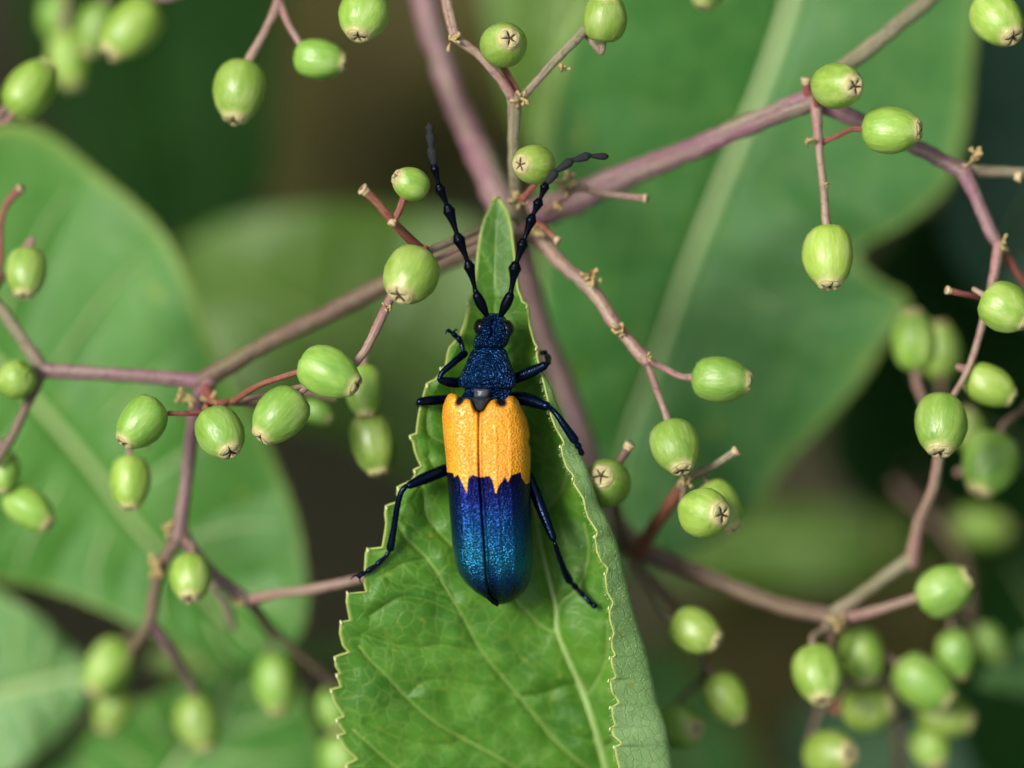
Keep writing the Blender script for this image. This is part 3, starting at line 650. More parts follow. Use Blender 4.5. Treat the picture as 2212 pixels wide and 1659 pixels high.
berries_main = [
 (1088, 95, 96, 94, .1, -.05, .97, -.25, (1127, 215, -.5), 15, 'twig_red'),
 (1307, 38, 106, 97, .1, -1, .35, -.3, (1262, 70, -.5), 15, 'twig_green'),
 (2155, 42, 120, 106, .5, .75, .60, -.4, (2090, -60, -1), 14, 'twig_pink'),
 (1810, 185, 108, 100, .9, .15, .86, -.1, (1766, 240, -.6), 14, 'twig_red'),
 (1925, 280, 124, 104, 1, .03, .30, -.3, (1775, 308, -.6), 12, 'twig_red'),
 (1790, 553, 135, 108, 0, 1, .32, -.35, None, 0, ''),
 (1152, 355, 88, 84, -1, .1, .80, -.1, (1128, 430, -.6), 14, 'twig_red'),
 (887, 397, 78, 73, -.8, -.4, .50, 0, None, 0, ''),
 (886, 595, 122, 114, -.45, .85, .62, .0, (925, 548, -.3), 14, 'twig_red'),
 (710, 805, 136, 104, .88, .42, .22, 0, None, 0, ''),
 (788, 845, 120, 80, .05, 1, .3, -.95, (720, 860, -1), 12, 'twig_pink'),
 (605, 897, 130, 106, -.62, .70, .25, -.15, (515, 868, -.7), 12, 'twig_pink'),
 (476, 935, 112, 102, .45, .75, .55, -.25, (460, 878, -.8), 12, 'twig_red'),
 (305, 912, 118, 98, -.6, .75, .25, -.3, None, 0, ''),
 (807, 957, 136, 104, .22, 1, .15, -1.0, (760, 870, -1.1), 12, 'twig_pink'),
 (685, 890, 70, 52, .8, .4, .2, -1.5, (600, 875, -1.3), 10, 'twig_pink'),
 (281, 1040, 116, 84, .03, 1, .2, -1.0, (320, 960, -1.1), 14, 'twig_pink'),
 (57, 588, 108, 84, -.1, 1, .35, -1.0, (-10, 620, -1.1), 14, 'twig_pink'),
 (33, 820, 86, 84, -.5, .3, -.6, -.9, None, 0, ''),
 (10, 1020, 100, 66, -.1, 1, .2, -1.3, (-5, 960, -1.1), 14, 'twig_pink'),
 (62, 1097, 118, 88, .75, .6, .2, -1.4, (-30, 1040, -1.4), 14, 'twig_pink'),
 (412, 1248, 102, 92, .0, 1, .55, -1.0, (395, 1165, -1.3), 14, 'twig_pink'),
 (235, 1440, 128, 100, -.5, .8, .2, -3.0, (290, 1395, -2.0), 16, 'stem_brown'),
 (247, 1530, 104, 86, -.3, .8, .2, -3.3, (290, 1400, -2.2), 14, 'stem_brown'),
 (427, 1560, 124, 94, .3, 1, .1, -2.4, None, 0, ''),
 (595, 1475, 142, 94, .1, 1, .1, -2.6, (545, 1310, -1.7), 15, 'stem_brown'),
 (722, 1530, 110, 70, .2, 1, .2, -2.8, (690, 1450, -2.4), 12, 'stem_brown'),
 (740, 1640, 110, 96, .2, 1, .2, -3.0, (700, 1450, -2.4), 12, 'stem_brown'),
 (1557, 820, 126, 98, 1, .08, .12, -.4, (1395, 775, -.5), 15, 'twig_pink'),
 (1459, 964, 116, 102, .25, .9, .48, -.35, (1395, 775, -.5), 15, 'twig_pink'),
 (1310, 1043, 106, 98, -.3, -.4, .95, -.6, (1345, 1170, -1.8), 20, 'stem_brown'),
 (1523, 1108, 108, 106, 1, .05, .78, -.1, (1480, 1045, -.75), 14, 'twig_green'),
 (1556, 1092, 118, 88, .45, .8, .25, -.6, (1485, 1040, -.8), 14, 'twig_green'),
 (2172, 665, 112, 106, .8, .5, .30, -.3, (2136, 640, -.72), 13, 'twig_pink'),
 (1975, 735, 136, 98, -.05, -1, .1, -1.9, (2000, 880, -1.7), 18, 'twig_pink'),
 (2030, 757, 166, 84, -.05, -1, .05, -3.0, (2030, 900, -2.0), 16, 'twig_pink'),
 (2138, 833, 114, 84, .85, .5, .1, -.8, (2092, 795, -.75), 12, 'twig_pink'),
 (2032, 917, 132, 114, -.08, 1, .48, -.4, None, 0, ''),
 (2138, 1000, 138, 114, -.35, .9, .2, -1.6, (2230, 870, -1.4), 15, 'stem_brown'),
 (2095, 930, 110, 70, -.2, -.9, .2, -2.7, (2070, 1020, -2), 12, 'twig_pink'),
 (2040, 1275, 124, 104, .8, -.5, .2, -1.2, None, 0, ''),
 (1502, 1363, 112, 98, .8, .35, .35, -1.0, (1380, 1235, -1.7), 16, 'twig_green'),
 (1568, 1508, 114, 92, .5, .85, 0, -1.6, (1525, 1430, -1.7), 14, 'stem_brown'),
 (1470, 1570, 98, 94, .9, .05, .75, -1.7, (1515, 1470, -1.9), 14, 'stem_brown'),
 (1767, 1456, 124, 102, .12, 1, .50, -1.2, (1798, 1345, -1.5), 14, 'twig_green'),
 (1863, 1415, 130, 88, .15, 1, .1, -2.0, (1805, 1345, -1.6), 14, 'stem_brown'),
 (1875, 1530, 110, 98, .95, -.1, .35, -2.1, (1820, 1460, -2.2), 14, 'twig_red'),
 (1995, 1475, 140, 108, .8, .6, .15, -2.0, (1900, 1400, -2.0), 14, 'stem_brown'),
 (2040, 1545, 124, 94, .8, .2, .2, -2.5, (1960, 1500, -2.6), 14, 'stem_brown'),
 (2065, 1412, 106, 84, .15, 1, .05, -2.2, (2085, 1340, -2.6), 14, 'stem_brown'),
 (2140, 1390, 116, 66, .55, .8, .1, -3.4, (2100, 1300, -3.2), 12, 'stem_brown'),
 (1795, 1630, 112, 108, .6, -.1, .75, -1.9, (1790, 1480, -2.3), 14, 'stem_brown'),
 (2010, 1612, 96, 86, .3, .8, .4, -2.6, (1960, 1550, -2.8), 14, 'stem_brown'),
]
for a in berries_main:
    x, y, v, wd, dx, dy, ti, z, cn, pw, mt = a
    add_berry(main, x, y, v, wd, dx, dy, ti, z, cn, pw, mt or 'twig_pink')

tl = empty('berry_cluster', tuple(W((190, -40, -2.5))), 'blurred bunch of unripe berries hanging into the top left corner', 'berry cluster', 'small berry clusters at the edges')
branch(tl, 'twig', [(480, -60, -1.9), (420, -30, -1.9), (345, -5, -1.9), (250, -60, -2.4), (140, -80, -3.2)], [18, 16, 16, 18, 18], 'stem_mauve')
branch(tl, 'twig', [(-80, 330, -1.6), (-30, 275, -1.5), (10, 235, -1.4)], [18, 16, 16], 'twig_pink')
for a in [(66, 192, 136, 108, .55, -.8, -.25, -1.3, (-20, 262, -1.5), 14), (150, 128, 150, 92, .15, 1, .05, -3.4, (150, -60, -3.3), 16), (128, 38, 110, 84, .05, 1, -.2, -3.9, (125, -90, -3.6), 14),
          (208, 62, 118, 84, -.3, .9, 0, -3.0, (245, -60, -2.6), 16), (285, 62, 152, 110, -.62, .75, .2, -1.9, (350, -12, -1.9), 14)]:
    add_berry(tl, *a)
tc = empty('berry_cluster', tuple(W((605, -30, -.9))), 'short forked pink twig with three green berries at the top left of centre', 'berry cluster', 'small berry clusters at the edges')
branch(tc, 'twig', [(618, -60, -1), (605, -5, -.9), (580, 52, -.8), (533, 140, -.8)], [24, 24, 18, 21], 'twig_pink')
branch(tc, 'twig', [(602, 0, -.9), (622, 50, -.8), (655, 104, -.75)], [20, 15, 15], 'twig_pink')
branch(tc, 'twig', [(618, -55, -1), (720, -60, -.8), (808, -25, -.5)], [18, 16, 14], 'twig_pink')
add_berry(tc, 517, 196, 136, 110, -.15, 1, .3, -.75); add_berry(tc, 690, 128, 112, 88, 1, .15, .15, -.75); add_berry(tc, 785, 32, 112, 104, -.2, .95, .45, -.4)
td = empty('berry_cluster', tuple(W((1540, -80, -1.5))), 'single yellowish berry just cut off by the top edge', 'berry cluster', 'small berry clusters at the edges')
branch(td, 'twig', [(1600, -160, -1.6), (1570, -110, -1.5), (1545, -70, -1.4)], [16, 15, 14], 'twig_pink'); add_berry(td, 1528, -32, 96, 86, -.2, 1, .1, -1.4)
te = empty('berry_cluster', tuple(W((2000, 1060, -6))), 'dim green berries far out of focus at the right', 'berry cluster', 'small berry clusters at the edges')
branch(te, 'twig', [(1960, 1000, -7), (2010, 1070, -6.5), (2050, 1110, -6)], [20, 18, 18], 'stem_brown')
add_berry(te, 2118, 1140, 130, 90, 1, .1, .1, -5.6, (2040, 1105, -6), 14); add_berry(te, 1920, 1150, 110, 84, -.3, 1, .1, -7.0, (1985, 1050, -6.8), 14)

# ------------------------------------------------------------------ the leaf that carries the beetle
def big_leaf():
    n = 620
    LM = [(1075, 425), (1058, 445), (1045, 472), (1036, 505), (1030, 550), (1026, 600), (1020, 628), (1011, 648), (1008, 655), (1012, 664), (1005, 690), (998, 717), (996, 735), (984, 738), (971, 749), (967, 762), (965, 785),
          (964, 796), (950, 794), (955, 806), (940, 822), (921, 829), (917, 845), (912, 868), (906, 888), (902, 915), (900, 938), (884, 942), (892, 956), (895, 972), (903, 992), (913, 1009), (893, 1016), (898, 1026),
          (890, 1040), (858, 1052), (857, 1066), (862, 1086), (833, 1093), (831, 1110), (834, 1130), (829, 1164), (826, 1186), (793, 1183), (789, 1196), (788, 1222), (786, 1260), (793, 1281), (749, 1277), (747, 1300), (756, 1344), (735, 1341),
          (733, 1370), (740, 1395), (755, 1410), (722, 1419), (724, 1440), (734, 1455), (726, 1457), (731, 1472), (735, 1486), (714, 1489), (719, 1512), (742, 1549), (726, 1553), (735, 1572), (745, 1585), (729, 1588), (744, 1615), (771, 1641), (746, 1652), (770, 1690), (800, 1750), (790, 1762), (830, 1830), (870, 1890), (960, 1980), (1100, 2080), (1250, 2130), (1400, 2150)]
    MI = [(1075, 425), (1072, 500), (1069, 600), (1072, 700), (1085, 800), (1108, 900), (1130, 1000), (1152, 1090), (1161, 1136), (1177, 1212), (1199, 1300), (1204, 1330), (1205, 1364), (1232, 1430), (1262, 1498), (1285, 1570), (1305, 1640), (1330, 1760), (1360, 1900), (1385, 2040), (1400, 2150)]
    SI = [(1075, 425), (1094, 455), (1104, 495), (1110, 550), (1116, 610), (1124, 640), (1139, 664), (1143, 700), (1153, 741), (1160, 770), (1168, 800), (1184, 828), (1200, 873), (1223, 927), (1261, 1008), (1288, 1088), (1305, 1118), (1329, 1179), (1349, 1263), (1365, 1330), (1389, 1410), (1409, 1505), (1429, 1572), (1442, 1653), (1470, 1780), (1500, 1900), (1490, 2050), (1400, 2150)]
    RM = [(1075, 425), (1091, 455), (1102, 495), (1108, 550), (1114, 610), (1116, 626), (1122, 640), (1126, 653), (1138, 660), (1138, 672), (1141, 701), (1147, 725), (1152, 741), (1159, 752), (1157, 768), (1161, 785), (1166, 805), (1173, 830), (1180, 860), (1187, 896), (1198, 925), (1216, 956), (1210, 966), (1213, 985), (1221, 1010), (1238, 1031), (1237, 1046), (1258, 1078), (1262, 1100), (1268, 1120), (1288, 1150), (1283, 1162), (1287, 1192), (1297, 1215), (1310, 1228),
          (1305, 1245), (1309, 1280), (1322, 1302), (1314, 1318), (1315, 1340), (1324, 1368), (1318, 1380), (1319, 1400), (1326, 1415), (1317, 1420), (1320, 1440), (1328, 1462), (1315, 1468), (1319, 1495), (1334, 1518), (1319, 1526), (1321, 1550), (1326, 1565), (1318, 1572), (1322, 1590), (1340, 1606), (1325, 1612), (1330, 1640), (1338, 1670), (1352, 1690), (1340, 1700), (1360, 1800), (1385, 1900), (1400, 2030), (1400, 2150)]
    def rs_y(P, ys_of, smooth=False):
        P = np.asarray(P, float)
        if smooth: P = catmull(P, 2500)
        return P
    # rows keyed on a common height; teeth keep their own sideways reach
    yk = np.r_[np.linspace(425, 1700, 560), np.linspace(1707, 2150, 60)]
    def col_at(P, dense=True):
        P = np.asarray(P, float); Q = resample(P, 6000)
        # monotone progress parameter: running maximum of y
        m = np.maximum.accumulate(Q[:, 1]) + np.arange(len(Q)) * 1e-5
        m = m / (m[-1]) * 2150.0 if False else m
        return np.stack([np.interp(yk, m, Q[:, 0]), np.interp(yk, m, Q[:, 1])], -1)
    L = col_at(LM); Rg = col_at(RM)
    Mi = col_at(catmull(MI, 1500)); S = col_at(catmull(SI, 1500))
    y = yk
    kk = 31; pad = np.pad(L[:, 0], kk // 2, mode='edge'); Ls = np.stack([np.convolve(pad, np.ones(kk) / kk, 'valid'), yk], -1)
    zm = np.interp(y, [425, 640, 850, 1100, 1300, 1659, 2150], [-.60, -.54, -.78, -.82, -.74, -1.05, -2.2])
    zl = np.interp(y, [425, 640, 850, 1100, 1300, 1659, 2150], [-.60, -.50, -.42, -.42, -.38, -.55, -2.2])
    zs = np.interp(y, [425, 640, 800, 850, 1100, 1400, 1659, 2150], [-.60, -.45, -.36, -.34, -.24, -.30, -.36, -2.2])
    zr = np.interp(y, [425, 640, 800, 850, 1100, 1400, 1659, 2150], [-.60, -.42, -.30, -.26, -.10, -.10, -.12, -2.2])
    nl, nr = 110, 120
    # veins in picture coordinates (upper surface)
    veins = [([(1320, 1730), (1290, 1680), (1200, 1600), (1123, 1505), (1046, 1414), (999, 1330), (976, 1290), (925, 1209), (878, 1162), (861, 1128), (850, 1108)], 7),
             ([(1204, 1364), (1172, 1354), (1112, 1294), (1030, 1225), (962, 1164), (938, 1136), (921, 1109), (918, 1069), (908, 1040)], 6),
             ([(1350, 1850), (1250, 1745), (1093, 1646), (1010, 1600), (939, 1559), (878, 1505), (840, 1465), (800, 1425), (775, 1395)], 6),
             ([(1370, 1960), (1150, 1830), (980, 1730), (860, 1660), (790, 1600), (762, 1575)], 6),
             ([(1095, 1000), (1010, 985), (952, 953), (939, 947), (926, 934), (923, 900), (930, 860)], 5),
             ([(1150, 1085), (1060, 1080), (990, 1040), (940, 1010), (925, 985)], 4),
             ([(1075, 720), (1040, 690), (1020, 670)], 3), ([(1072, 600), (1050, 570), (1040, 540)], 3), ([(1072, 620), (1095, 590), (1104, 560)], 3),
             ([(999, 1330), (930, 1300), (870, 1290), (830, 1310), (800, 1330)], 3), ([(925, 1209), (880, 1215), (840, 1235), (810, 1250)], 3),
             ([(1046, 1414), (960, 1395), (900, 1400), (840, 1390), (780, 1370)], 3), ([(1123, 1505), (1030, 1480), (930, 1470), (878, 1505)], 2.5), ([(976, 1290), (900, 1265), (860, 1262), (825, 1240)], 2.5),
             ([(938, 1136), (900, 1140), (870, 1125)], 2.5), ([(1262, 1498), (1230, 1480), (1170, 1500), (1123, 1505)], 2.5), ([(1290, 1600), (1230, 1590), (1160, 1555)], 2.5), ([(1010, 1600), (930, 1610), (850, 1590), (790, 1560)], 2.5),
             ([(1204, 1322), (1213, 1302), (1248, 1270), (1265, 1236), (1272, 1180), (1262, 1130)], 6), ([(1262, 1498), (1281, 1488), (1305, 1438), (1312, 1404), (1312, 1340)], 6),
             ([(1161, 1130), (1190, 1090), (1215, 1060), (1225, 1020)], 5), ([(1125, 960), (1150, 940), (1170, 950), (1195, 935)], 4), ([(1108, 880), (1130, 850), (1150, 830)], 4), ([(1085, 790), (1110, 760), (1130, 740)], 4), ([(1300, 1620), (1330, 1600), (1345, 1560)], 5)]
    Gs = []; UVs = []; edge = []; ucoord = []
    for j in range(nl):                                # left margin -> midrib
        u = 1 - j / (nl - 1)
        lo = np.clip((u - .90) / .10, 0, 1) ** 1.4
        P = Mi + (Ls - Mi) * u + (L - Ls) * lo
        wd = np.linalg.norm(Ls - Mi, axis=1)
        z = zm + (zl - zm) * (u ** 1.25)
        Gs.append(np.stack([P[:, 0], P[:, 1], z], -1)); UVs.append(np.stack([-u * wd / 100, y / 100], -1))
        edge.append(np.exp(-(np.linalg.norm(P - L, axis=1) / 4.5) ** 2) * .9); ucoord.append(-u)
    Mi3 = np.c_[Mi, zm]; S3 = np.c_[S, zs]; R3 = np.c_[Rg, zr]
    Q3 = Mi3 + (S3 - Mi3) * .6; Q3[:, 2] = zm + (zs - zm) * .28
    Q4 = Mi3 + (S3 - Mi3) * .93; Q4[:, 2] = zm + (zs - zm) * .70
    C = [2 * Mi3 - Q3, Mi3, Q3, Q4, S3, R3, 2 * R3 - S3]
    arc = 0; prev = Mi3
    for j in range(1, nr + 1):                         # midrib -> fold -> right margin
        s = j / nr * 4; i = min(int(s), 3); f = s - i
        a, b, c_, e = C[i], C[i + 1], C[i + 2], C[i + 3]
        P = .5 * (2 * b + (c_ - a) * f + (2 * a - 5 * b + 4 * c_ - e) * f * f + (3 * b - 3 * c_ + e - a) * f ** 3)
        dd = (P - prev) * np.array([1, 1, PX]); arc = arc + np.linalg.norm(dd, axis=1); prev = P
        Gs.append(P); UVs.append(np.stack([arc / 100, y / 100], -1))
        dm = np.linalg.norm((P - R3) * np.array([1, 1, PX]), axis=1)
        edge.append(np.exp(-(dm / 4.5) ** 2) * .9); ucoord.append(j / nr)
    G = np.stack(Gs, 1); UV = np.stack(UVs, 1); E = np.stack(edge, 1); nc = G.shape[1]
    X, Y = G[..., 0], G[..., 1]
    uc = np.array(ucoord)[None, :] * np.ones_like(X)
    top = np.clip((.78 - uc) * 12, 0, 1)
    V = np.zeros_like(X); D = np.full_like(X, 1e9)
    for pl, wv in veins:
        q = catmull(pl, 60)
        d = np.full_like(X, 1e9)
        for a, b in zip(q[:-1], q[1:]):
            ab = b - a; t = np.clip(((X - a[0]) * ab[0] + (Y - a[1]) * ab[1]) / (ab @ ab + 1e-9), 0, 1)
            d = np.minimum(d, np.hypot(X - a[0] - t * ab[0], Y - a[1] - t * ab[1]))
        V = np.maximum(V, np.exp(-(d / (wv * .42)) ** 2) * min(1, wv / 6)); D = np.minimum(D, d)
    Xm = np.abs(X - Mi[:, 0][:, None]); D = np.minimum(D, np.where(uc < .8, Xm, 60))
    top2 = np.clip((.62 - uc) * 2.4, 0, 1); top2 = top2 * top2 * (3 - 2 * top2)
    quilt = (1 - np.exp(-D / 14)) * .045 * top2
    un = 0; rw = np.random.RandomState(11)
    for _ in range(22):
        th = rw.rand() * 6.28; fq = 10 ** rw.uniform(-2.2, -1.15)
        un = un + .00027 / fq ** .62 * np.sin((X * math.cos(th) + Y * math.sin(th)) * fq * 2.2 + rw.rand() * 6.28 + 1.5 * np.sin(Y * .013 + X * .021 + rw.rand() * 6))
    amp = np.clip((Y - 600) / 300, .15, 1)
    G[..., 2] += (quilt + un * top2) * amp * np.clip((1 - np.abs(uc)) * 10, .3, 1)
    # curled margin lip and waviness of the underside strip
    G[..., 2] += np.clip((uc - .8) * 8, 0, 1) * .012 * np.sin(Y * .09 + 2 * np.sin(Y * .021)) * amp
    root = empty('leaf', tuple(W((1205, 1330, -.85))), 'large sharp green toothed leaf under the beetle, right edge curled over', 'leaf')
    Vw = W(G).reshape(-1, 3)
    F = grid_faces(len(yk), nc)
    mu = M['leaf_under']
    bl = mk('blade', Vw, F[:, ::-1].copy(), [M['leaf_top'], mu], root, uv=UV.reshape(-1, 2), attrs={'vein': (V * top).ravel() * .75, 'edge': E.ravel()})
    sm = bl.modifiers.new('thickness', 'SOLIDIFY'); sm.thickness = .016; sm.offset = -1; sm.material_offset = 1; sm.material_offset_rim = 0
    # midrib
    b = Bag(); zmid = np.convolve(np.pad(G[:, nl - 1, 2], 10, mode='edge'), np.ones(21) / 21, 'valid'); q = np.c_[Mi, zmid - .004]; k = slice(20, None, 12); qq = q[k]
    tube(b, qq, np.interp(qq[:, 1], [430, 900, 1136, 1300, 1500, 1659, 2150], [3, 5, 8, 15, 20, 24, 34]), 260, 12); b.build('midrib', M['midrib'], root)
    for pl, wv in veins:
        if wv < 5: continue
        q = catmull(pl, 40); zz = []
        for p in q:
            ri = np.argmin(np.abs(yk - p[1])); ci = np.argmin(np.abs(G[ri, :nl + 80, 0] - p[0])); zz.append(G[ri, ci, 2])
        bb = Bag(); tube(bb, np.c_[q, np.array(zz) - .002][::3], np.linspace(wv * .95, wv * .45, len(q[::3])), 50, 8); bb.build('vein', M['lateral'], root)
    # pale callous tips of the teeth
    def tooth_tip(p, d, z, s=1.0):
        bb = Bag(); d = np.array(d, float); d /= np.linalg.norm(d)
        tube(bb, [(p[0] - d[0] * 5 * s, p[1] - d[1] * 5 * s, z), (p[0] - d[0] * 1 * s, p[1] - d[1] * 1 * s, z + .004), (p[0] + d[0] * 3 * s, p[1] + d[1] * 3 * s, z)], [5 * s, 4.4 * s, 1.6 * s], 6, 7)
        bb.build('tooth_tip', M['tooth'], root)
    zfl = lambda yy: float(np.interp(yy, y, zl)); zfr = lambda yy: float(np.interp(yy, y, zr))
    for (x_, y_) in [(1009, 653), (952, 796), (922, 831), (886, 943), (895, 1017), (859, 1054), (834, 1095), (794, 1186), (750, 1280), (736, 1343), (723, 1421), (727, 1458), (715, 1491), (727, 1555), (730, 1590), (748, 1654)]:
        tooth_tip((x_, y_), (-.35, -1), zfl(y_) + .01, 1.25)
    for (x_, y_) in [(1138, 661), (1158, 752), (1210, 963), (1237, 1033), (1284, 1158), (1306, 1238), (1315, 1312), (1318, 1378), (1317, 1420), (1315, 1469), (1318, 1527), (1318, 1573), (1326, 1612)]:
        tooth_tip((x_, y_), (.15, -1), zfr(y_) + .01, .9)
    # short hairs along the curled margin and on the pale underside
    b = Bag(); r1 = np.random.RandomState(3)
    for _ in range(240):
        ri = r1.randint(150, 560); p = R3[ri]; a = math.pi + r1.uniform(-.9, .5); l = r1.uniform(3, 7)
        V3, F3, U3 = tube_arrays(W(np.array([p, p + [math.cos(a) * l * .5, math.sin(a) * l * .5, .01], p + [math.cos(a) * l, math.sin(a) * l + 1.5, .015]])), np.array([.55, .4, .15]) / PX, 4, False); b.add(V3, F3, U3)
    for _ in range(900):
        ri = r1.randint(230, 560); ci = nl + int(nr * r1.uniform(.78, .99)); p = G[ri, min(ci, nc - 1)] + [0, 0, .012]; a = r1.rand() * 6.28; l = r1.uniform(2, 5)
        V3, F3, U3 = tube_arrays(W(np.array([p, p + [math.cos(a) * l * .5, math.sin(a) * l * .5, .01], p + [math.cos(a) * l, math.sin(a) * l, .014]])), np.array([.7, .5, .2]) / PX, 4, False); b.add(V3, F3, U3)
    h = b.build('leaf_hair', M['hair'], root); h['kind'] = 'stuff'
    # leaf stalk
    b = Bag(); tube(b, [(1398, 2120, -2.15), (1410, 2230, -2.5), (1440, 2400, -3.0)], [36, 34, 38]); b.build('leaf_stalk', M['midrib'], root)
    return root
leaf = big_leaf()

# ------------------------------------------------------------------ the beetle
beetle = empty('beetle', tuple(W((1052, 1000, -.55))), 'longhorn beetle with orange and metallic blue wing cases sitting on the leaf', 'beetle')

def body():
    rows = [  # y, centre x, half width, centre z, half height
        (676, 1067, 6, -.20, .03), (678, 1067, 15, -.20, .06), (684, 1067, 24, -.19, .09), (695, 1067, 29, -.18, .12), (707, 1067, 34, -.17, .135), (722, 1065.5, 38, -.17, .14),
        (735, 1062, 38, -.18, .135), (745, 1059, 37, -.19, .125), (749.5, 1057.5, 34, -.20, .112), (752.5, 1057, 31, -.215, .080), (755.5, 1056.5, 36.5, -.20, .125), (758, 1056, 38.5, -.195, .13), (768, 1055.5, 42, -.19, .14), (781, 1055, 47, -.185, .155),
        (795, 1054.5, 53, -.18, .17), (807, 1054, 59, -.18, .18), (818, 1052.5, 62.5, -.185, .18), (827, 1052, 63, -.19, .175), (833, 1052.5, 61, -.19, .165), (836.5, 1053.5, 59, -.195, .155), (838.5, 1054, 54, -.20, .13),
        (841, 1054, 50, -.21, .11), (850, 1053, 52, -.22, .11), (862, 1052, 60, -.24, .11), (875, 1051, 74, -.28, .12), (900, 1050, 84, -.31, .14), (1000, 1053, 88, -.33, .15), (1100, 1057, 86, -.34, .15), (1200, 1063, 78, -.34, .13), (1250, 1067, 62, -.34, .10), (1285, 1074, 32, -.33, .06), (1300, 1078, 10, -.32, .02)]
    R = np.array(rows, float); ys = np.concatenate([np.linspace(676, 680, 6), np.linspace(681, 900, 200), np.linspace(905, 1300, 60)])
    seg = 120; ang = np.linspace(0, 2 * math.pi, seg, endpoint=False)
    cx, hw, cz, hh = [np.interp(ys, R[:, 0], R[:, k]) for k in (1, 2, 3, 4)]
    ca, sa = np.cos(ang), np.sin(ang)
    ex = 2 / 2.25
    X = cx[:, None] + hw[:, None] * (np.sign(ca) * np.abs(ca) ** ex)[None]
    Z = cz[:, None] + hh[:, None] * (np.sign(sa) * np.abs(sa) ** ex)[None]
    Y = np.repeat(ys[:, None], seg, 1)
    topm = np.clip(sa, 0, 1)[None]
    xr = X - cx[:, None]
    # head: middle furrow and the two knobs that carry the antennae
    hd = np.exp(-((Y - 705) / 26) ** 4)
    Z -= .040 * np.exp(-((xr + .5 - (Y - 700) * -.06) / 5) ** 2) * hd * topm
    for kx, ky in ((1053, 687), (1082, 688)): Z += .055 * np.exp(-((X - kx) / 8) ** 2 - ((Y - ky) / 9) ** 2) * topm
    Z += .018 * np.exp(-((X - 1048) / 12) ** 2 - ((Y - 722) / 14) ** 2) * topm + .018 * np.exp(-((X - 1082) / 12) ** 2 - ((Y - 720) / 14) ** 2) * topm
    # pronotum: swelling, raised hind rim, slight pits
    Z += .03 * np.exp(-((X - 1050) / 26) ** 2 - ((Y - 815) / 14) ** 2) * topm - .018 * np.exp(-((X - 1054) / 60) ** 4 - ((Y - 832) / 2.5) ** 2) * topm
    Z += .014 * np.exp(-((Y - 836) / 1.6) ** 2) * topm
    Z += .006 * np.sin(X * .35 + np.sin(Y * .2) * 2) * np.sin(Y * .55) * topm * (Y < 840)
    G = np.stack([X, Y, Z], -1); V = W(G).reshape(-1, 3)
    uv = np.stack([(X - 1052) / 100, (Y - np.where(Y > 753, 818, 752)) / 100], -1).reshape(-1, 2)
    mk('body', V, grid_faces(len(ys), seg, True)[:, ::-1].copy(), M['cuticle_blue'], beetle, uv=uv)
body()

def ellipsoid(name, c, r, mat, parent, rot=0, n=20):
    a = np.linspace(0, math.pi, n); b = np.linspace(0, 2 * math.pi, n * 2, endpoint=False)
    A, Bb = np.meshgrid(a, b, indexing='ij')
    P = np.stack([np.sin(A) * np.cos(Bb) * r[0], np.sin(A) * np.sin(Bb) * r[1], np.cos(A) * r[2] * PX], -1).reshape(-1, 3)
    cr, sr = math.cos(rot), math.sin(rot)
    Q = np.stack([c[0] + P[:, 0] * cr - P[:, 1] * sr, c[1] + P[:, 0] * sr + P[:, 1] * cr, c[2] + P[:, 2] / PX], -1)
    return mk(name, W(Q), grid_faces(n, n * 2, True)[:, ::-1].copy(), M[mat], parent)
ellipsoid('eye', (1038, 706, -.17), (15.5, 18.5, .10), 'eye', beetle, .15)
ellipsoid('eye', (1095, 709, -.17), (15.5, 19, .10), 'eye', beetle, -.15)

def shield(name, outline, z0, h, mat, parent, n=26, m=16):
    """outline rows: (y, xl, xr); a domed plate with skirts"""
    R = np.array(outline, float); ys = np.linspace(R[0, 0], R[-1, 0], n); xl = np.interp(ys, R[:, 0], R[:, 1]); xr = np.interp(ys, R[:, 0], R[:, 2])
    s = np.linspace(-1, 1, m); tt = np.linspace(-1, 1, n)
    X = (xl + xr)[:, None] / 2 + (xr - xl)[:, None] / 2 * s[None]
    Z = z0 + h * (1 - np.abs(s) ** 3)[None] ** .5 * (1 - np.abs(tt) ** 4)[:, None] ** .5
    return mk(name, W(np.stack([X, np.repeat(ys[:, None], m, 1), Z], -1)).reshape(-1, 3), grid_faces(n, m)[:, ::-1].copy(), M[mat], parent)
shield('neck_plate', [(837, 1018, 1064), (848, 1022, 1062), (856, 1022, 1060), (863, 1026, 1055)], -.17, .125, 'membrane', beetle)
shield('scutellum', [(858, 1012, 1067), (863, 1019, 1060), (872, 1021, 1054), (882, 1024, 1048), (888, 1028, 1043), (891, 1034, 1037)], -.05, .115, 'scutellum', beetle)

YF_L = np.array([(950, 873), (957, 862), (966, 853), (975, 849), (984, 851), (992, 857), (1003, 862), (1010, 861), (1016, 863), (1021, 873), (1025, 883), (1034, 892)], float)
YF_R = np.array([(1034, 892), (1045, 886), (1050, 878), (1055, 870), (1062, 864), (1072, 862), (1084, 863), (1092, 862), (1099, 856), (1108, 855), (1118, 859), (1126, 868), (1140, 884)], float)
XL = np.array([(850, 968), (856, 962), (866, 957), (880, 955), (896, 954), (936, 957), (992, 963), (1032, 966), (1088, 970), (1109, 971.6), (1177, 977), (1218, 984), (1238, 991), (1251, 1000), (1266, 1012), (1278, 1026), (1290, 1044), (1298, 1058), (1303, 1070), (1306, 1078)], float)
XR = np.array([(850, 1112), (858, 1122), (867, 1128), (888, 1138), (912, 1142), (944, 1146), (992, 1147), (1040, 1145), (1082, 1147), (1164, 1150.5), (1200, 1151), (1218, 1151), (1238, 1148), (1253, 1145), (1268, 1139), (1281, 1130), (1293, 1116), (1300, 1104), (1304, 1092), (1306, 1078)], float)
